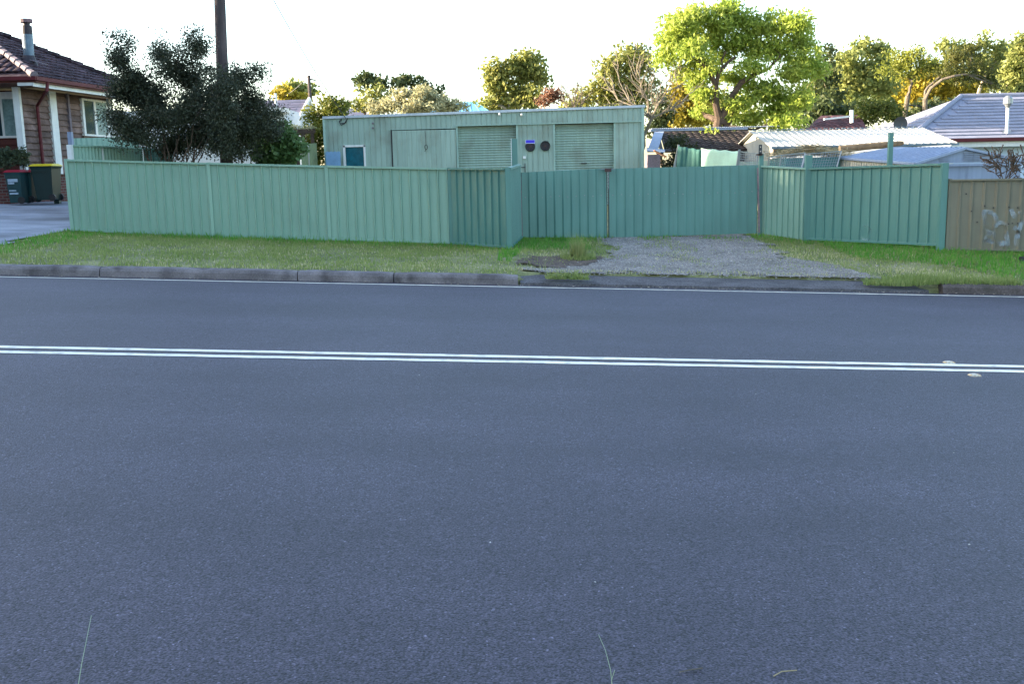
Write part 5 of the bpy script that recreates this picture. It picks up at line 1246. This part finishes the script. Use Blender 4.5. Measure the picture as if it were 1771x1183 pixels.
# straw pile and green box beneath
a0_, a1_ = P(1345, 300, 24.5), P(1450, 262, 24.5)
tag(M().box(P(1358, 290, 24).x, P(1452, 290, 24).x, 24, 25.4, .3, P(1400, 272, 24).z).build('covered_crate', mat('teal_tarp', (.05, .17, .15), .7, var=.3, scale=3, fine=.1), base=Vector((a0_.x, 24, .3))), 'teal covered crate behind the wire mesh frames', 'crate')
n = 2600; cx_ = rng.normal(0, 1, (n, 3)); cst = P(1400, 266, 24.4); c = np.array(cst) + cx_ * np.array([.42, .3, .05]); c[:, 2] += .10 * np.exp(-((c[:, 0] - cst.x) / .35) ** 2)
dirs = rng.standard_normal((n, 3)) * np.array([1, 1, .22]); dirs /= np.linalg.norm(dirs, axis=1)[:, None]; Ls = rng.uniform(.06, .25, n)[:, None]
sdv = np.cross(dirs, [0, 0, 1]) * .006 + np.array([0, 0, .004])
quads_mesh('dry_brush_pile', np.stack([c - dirs * Ls, c + sdv, c + dirs * Ls, c - sdv], 1), K['straw'], base=Vector(cst)); o = bpy.data.objects['dry_brush_pile']; tag(o, 'heap of pale dry brush on top of the mesh frames', 'brush pile')
# dark brown tiled outbuilding
by0, by1 = 34.6, 37.8
e0 = P(1150, 262, by0); e1 = P(1330, 258, by0); t0b = P(1148, 229, by1); t1b = P(1330, 222, by1); e1.z = e0.z; t1b.z = t0b.z = P(1220, 226, by1).z; t0b.x = e0.x + .3; t1b.x = e1.x
ob = thing('brown_outbuilding', 'dark outbuilding with mossy brown tiled roof behind the shade cloth', 'outbuilding', (e0.x + 1, by0, .4))
m = M(); gridfill([e0, e1, t1b, t0b], None, .24, .26, m, .03, .03, jit=.006); m.build('roof', K['browntile'], ob)
m = M(); m.box(t0b.x - .35, t1b.x, by1 - .1, by1 + .5, t0b.z + .02, t0b.z + .10)
for i in range(60): m.box(t0b.x - .3 + i * .08, t0b.x - .26 + i * .08, by1 - .14, by1 + .5, t0b.z + .102, t0b.z + .13)
m.build('ridge_sheet', K['silver'], ob)
m = M(); m.bar(P(1140, 228, by1 - .3), P(1128, 262, by0), .35, .04); m.build('side_flashing', K['silver'], ob)
M().box(e0.x + .9, e1.x, by0 + .4, by1, .4, e0.z - .03).build('wall', K['soot'], ob)  # near-black wall: shade of the open space under the roof painted in
m = M(); m.bar(e0 + Vector((-.1, -.05, -.05)), t0b + Vector((-.1, 0, 0)), .1, .12); m.build('bargeboard', K['soot'], ob)
tree('wall_creeper', 'straggly creeper growing over the left of the brown tiled roof', 'creeper', 1165, 33.8, [(1160, 250, 14, 18), (1168, 275, 14, 20), (1180, 240, 16, 12), (1150, 285, 14, 12), (1205, 256, 16, 5)], leafmat('creeper_leaves', (.02, .035, .012), (.07, .075, .03), .3), K['bark'], nclump=30, per=34, crad=.22, L=.11, W=.06, tr=.03, stems=3)
# junk beside the shed: crate and orange plank
a = P(1128, 272, 30.5); tag(M().box(P(1120, 272, 30.5).x, P(1142, 272, 30.5).x, 30.5, 31.2, .5, P(1128, 267, 30.5).z).build('grey_crate', K['ridgetile'], base=Vector((a.x, 30.5, .5))), 'grey crate in the dark gap right of the green shed', 'crate')
a = P(1131, 260, 30.2); b = P(1152, 271, 30.2); m = M().bar(a, b, .22, .035); tag(m.build('orange_plank', mat('orange_wood', (.22, .10, .055), .8), base=a), 'orange brown plank sloping over the grey crate', 'plank')
tag(M().slab([P(1118, 259, 31.2), P(1150, 262, 31.2), P(1150, 258, 32.5), P(1118, 255, 32.5)], .03, Vector((0, 0, 1))).build('sloping_sheet', K['silver'], base=P(1130, 260, 31.5)), 'small corrugated sheet lying behind the orange plank', 'sheet')

# ---------------------------------------------------------------- far buildings
def simple_house(name, lab, cat, pts, Y, d, wallm, roofm, eave_py, ridge_py, x0, x1, gable_px=None):
    pass
# pale house far left with gable to the right
fy = 60
fh = thing('distant_house', 'distant pale house with slate coloured roof and white gable', 'house', P(500, 230, fy))
e_l = P(470, 208, fy); e_r = P(515, 206, fy); rr_ = P(534, 172, fy + 3); rl_ = P(478, 174, fy + 3)
m = M(); gridfill([Vector((e_l.x - 3, fy, e_r.z)), e_r, rr_, Vector((rl_.x - 3, fy + 3, rr_.z))], None, .45, .4, m, .03, 0); m.build('roof', K['purple_roof'], fh)
b_r = Vector((P(545, 200, fy + 6).x, fy + 6, e_r.z))
m = M(); m.slab([Vector((e_r.x, fy, .5)), Vector((b_r.x, fy + 6, .5)), b_r, rr_, e_r], .1); m.box(e_l.x - 3, e_r.x, fy + .3, fy + .4, .5, e_r.z - .05); m.build('wall', K['whitewall'], fh)
m = M(); m.bar(e_r + Vector((.05, -.1, 0)), rr_ + Vector((.05, -.1, .05)), .12, .2); m.bar(rr_ + Vector((.05, 0, .05)), b_r + Vector((.1, 0, 0)), .12, .2); m.bar(Vector((e_l.x, fy - .05, e_r.z)), e_r + Vector((0, -.05, 0)), .1, .14); m.build('bargeboard', K['white'], fh)
# flat-roofed white building nearer
f2 = thing('flat_roof_house', 'low white flat roofed building mostly hidden by the dark bush', 'house', P(450, 230, 44))
m = M(); c1, c2 = P(360, 177, 44), P(500, 187, 44); m.slab([c1, c2, c2 + Vector((-.8, 4, .25)), c1 + Vector((0, 4, .25))], .18, Vector((0, 0, 1))); m.build('roof', K['white'], f2)
M().box(P(150, 200, 44).x, P(486, 200, 44).x, 44.6, 48, .5, P(450, 187, 44.6).z).build('wall', K['whitewall'], f2)
p_ = P(477, 175, 44.5); M().tube([p_ - Vector((0, 0, .3)), p_ + Vector((0, 0, .35))], .06, 8).build('vent_pipe', K['white'], f2)
# blue roof
bh = thing('blue_roof_house', 'distant house with pale blue hip roof behind the shed', 'house', P(815, 200, 56))
m = M(); B0, B1, BT0, BT1 = P(735, 196, 54), P(850, 192, 54), P(790, 176, 57), P(823, 173, 57); B1.z = B0.z; BT1.z = BT0.z
roofsheet(m, B0, B1, BT0, BT1, .5, .012); m.build('roof', K['blue_roof'], bh)
M().box(B0.x + .3, B1.x - .3, 54.3, 60, .5, B0.z - .05).build('wall', K['whitewall'], bh)
# red tiled roof glimpsed
rh = thing('red_roof_house', 'dark red tiled roof glimpsed right of the jacaranda', 'house', P(1450, 230, 50))
m = M(); A0, A1, A2, A3 = P(1390, 226, 48), P(1500, 226, 48), P(1486, 205, 51), P(1420, 200, 51); A1.z = A0.z; A2.z = A3.z
gridfill([A0, A1, A2, A3], None, .3, .32, m, .03, .03); m.build('roof', K['red_roof'], rh); M().box(A0.x + .3, A1.x - .3, 48.4, 53, .5, A0.z - .03).build('wall', K['brick'], rh)
m = M().tube([P(1473, 212, 47.9), P(1473, 190, 47.9)], .09, 8); m.build('vent_pipe', K['white'], rh)
M().bar(P(1425, 206, 47), P(1470, 201, 47), .2, .08).build('sheet_edge', K['white'], rh)
# house roof sliver behind garden tree
dr = thing('dark_roof_house', 'dark roof edge between the garden tree and the silvery shrub', 'house', P(610, 230, 48))
m = M(); m.slab([P(590, 200, 47), P(655, 200, 47), P(640, 188, 49), P(600, 187, 49)], .15, Vector((0, 0, 1))); m.build('roof', K['purple_roof'], dr); a = P(600, 200, 47.2); M().box(a.x, P(645, 200, 47.2).x, 47.3, 50, .5, a.z - .3).build('wall', K['whitewall'], dr)
# small far power pole
pa, pb2 = P(539, 215, 76), P(534, 130, 76)
pp = thing('power_pole', 'small distant power pole behind the pale gable', 'power pole', (pa.x, 76, .5)); M().tube([Vector((pa.x, 76, .5)), pb2], [.17, .12], 8).build('shaft', K['pole'], pp); M().bar(pb2 + Vector((-.1, 0, -.25)), pb2 + Vector((.5, 0, -.35)), .1, .1).build('crossarm', K['pole'], pp)
wire(pb2, P(470, 175, 78), .3, 'power_line', 'thin power line reaching left from the small distant pole', .02)
# pergola
pg = thing('pergola', 'timber pergola with creeper on top between the vine and the shed', 'pergola', P(515, 280, 33))
m = M(); m.bar(P(495, 228, 33), P(545, 226, 33), .12, .14); m.bar(P(495, 231, 35), P(545, 229, 35), .12, .12); m.build('beam', K['bark'], pg)
for px in (502, 513, 524, 540):
    a = P(px, 230, 33); M().box(a.x - .05, a.x + .05, 32.95, 33.05, .5, a.z).build('post', K['bark'], pg)
tree('pergola_creeper', 'pale flowering creeper lying along the pergola beam', 'creeper', 500, 33, [(470, 220, 20, 4), (505, 223, 22, 4), (535, 224, 16, 4)], K['lf_silver'], K['bark'], nclump=90, per=30, crad=.14, L=.11, W=.06, tr=.02, stems=2)
of = thing('olive_fence', 'short olive green metal fence piece left of the green shed', 'metal fence', P(530, 285, 31))
a, b = P(520, 249, 30.5), P(546, 247, 32); ribbed(v2(a), v2(b), .5, .5, a.z, b.z, .2, .05, .03).build('sheet', K['dkgreen_sheet'], of); post((P(532, 248, 31.1).x, 31.1), .5, a.z + .04, .06).build('post', K['white_sheet'], of)
# wires at right among the gums
wire(P(1560, 180, 55), P(1720, 186, 55), .1, 'power_line', 'white cable crossing behind the crooked trunks', .035)

# ---------------------------------------------------------------- small street things
def marker(px, py, lab):
    g = G(px, py); t = thing('road_marker', lab, 'reflector', g, group='raised reflectors by the centre lines'); m = M()
    w_, d_, h = .047, .04, .015; L = g
    m.hexa([L + Vector((-w_, -d_, 0)), L + Vector((w_, -d_, 0)), L + Vector((w_, d_, 0)), L + Vector((-w_, d_, 0))], [L + Vector((-w_ * .45, -d_ * .8, h)), L + Vector((w_ * .45, -d_ * .8, h)), L + Vector((w_ * .45, d_ * .8, h)), L + Vector((-w_ * .45, d_ * .8, h))])
    m.build('housing', K['ceramic'], t)
    for s in (-1, 1):
        M().hexa([L + Vector((s * w_ * .98, -d_ * .6, .003)), L + Vector((s * w_ * .98, d_ * .6, .003)), L + Vector((s * w_ * .62, d_ * .6, h * .8)), L + Vector((s * w_ * .62, -d_ * .6, h * .8))],
                 [p + Vector((s * .003, 0, .002)) for p in (L + Vector((s * w_ * .98, -d_ * .6, .003)), L + Vector((s * w_ * .98, d_ * .6, .003)), L + Vector((s * w_ * .62, d_ * .6, h * .8)), L + Vector((s * w_ * .62, -d_ * .6, h * .8)))]).build('lens', K['amber'], t)
marker(1641, 628, 'raised reflector on the far side of the centre lines'); marker(1685, 650, 'raised reflector on the near side of the centre lines')
def stalk(pts, lab, r=.0010, Y=2.7, m_=None):
    pp = [P(x, y, Y + dy) for x, y, dy in pts]; m = M(); m.tube(pp, [r * (1.3 - .8 * i / len(pp)) for i in range(len(pp))], 5)
    return m, pp
m, pp = stalk([(133, 1200, -.3), (141, 1150, -.27), (150, 1105, -.25), (158, 1065, -.22)], '')
tag(m.build('grass_stalk', K['stalk'], base=pp[0]), 'pale straight grass stalk rising at the bottom left', 'grass stalk')
m, pp = stalk([(1060, 1200, -.3), (1056, 1160, -.28), (1047, 1125, -.26), (1035, 1098, -.24)], '')
m.tube([P(1058, 1176, 2.4), P(1063, 1160, 2.4)], .001, 4)
tag(m.build('grass_stalk', K['stalk'], base=pp[0]), 'pale curved grass stalk rising at the bottom centre', 'grass stalk')
for pts, lab in (([(1175, 1166), (1195, 1162), (1215, 1159)], 'thin grey twig lying on the asphalt at the bottom'), ([(1338, 1173), (1352, 1165), (1378, 1163)], 'pale curved straw lying on the asphalt at the bottom right')):
    pp = [G(*p) + Vector((0, 0, .006)) for p in pts]
    tag(M().tube(pp, .002, 5).build('twig', K['straw'] if '1378' in str(pts) else K['bark_grey'], base=pp[0]), lab, 'twig')
g = G(1775, 452); bx = thing('plastic_lid', 'black plastic lid lying in the grass at the right edge', 'lid', g)
m = M().hexa([g + Vector(v) for v in ((-.13, -.1, 0), (.15, -.1, 0), (.17, .1, 0), (-.10, .1, 0))], [g + Vector(v) for v in ((-.10, -.08, .07), (.14, -.08, .10), (.15, .08, .10), (-.08, .08, .07))]); m.build('shell', K['black'], bx)
# fallen leaves & scraps on the gutter and verge
K['litter'] = mat('litter_leaf', (.38, .32, .24), .8, island=.4)
def litter(n, fx, sz, name):
    V = []
    for _ in range(n):
        x, y = fx(); z = gz(x, y) + (.012 if y < 14.3 else .035); a = rng.uniform(0, 6.28); s = rng.uniform(.5, 1.2) * sz
        c, s_ = math.cos(a), math.sin(a)
        V.append([(x - c * s, y - s_ * s, z), (x - s_ * s * .5, y + c * s * .5, z + s * .3), (x + c * s, y + s_ * s, z + .003), (x + s_ * s * .5, y - c * s * .5, z)])
    return tag(quads_mesh(name, np.array(V), K['litter']), kind='stuff')
litter(320, lambda: (rng.uniform(-9, 10), rng.uniform(14.12, 14.27)), .018, 'leaf_litter')
litter(800, lambda: (lambda x: (x, rng.uniform(14.6, 18)))(rng.uniform(-10, 10)), .02, 'leaf_litter')
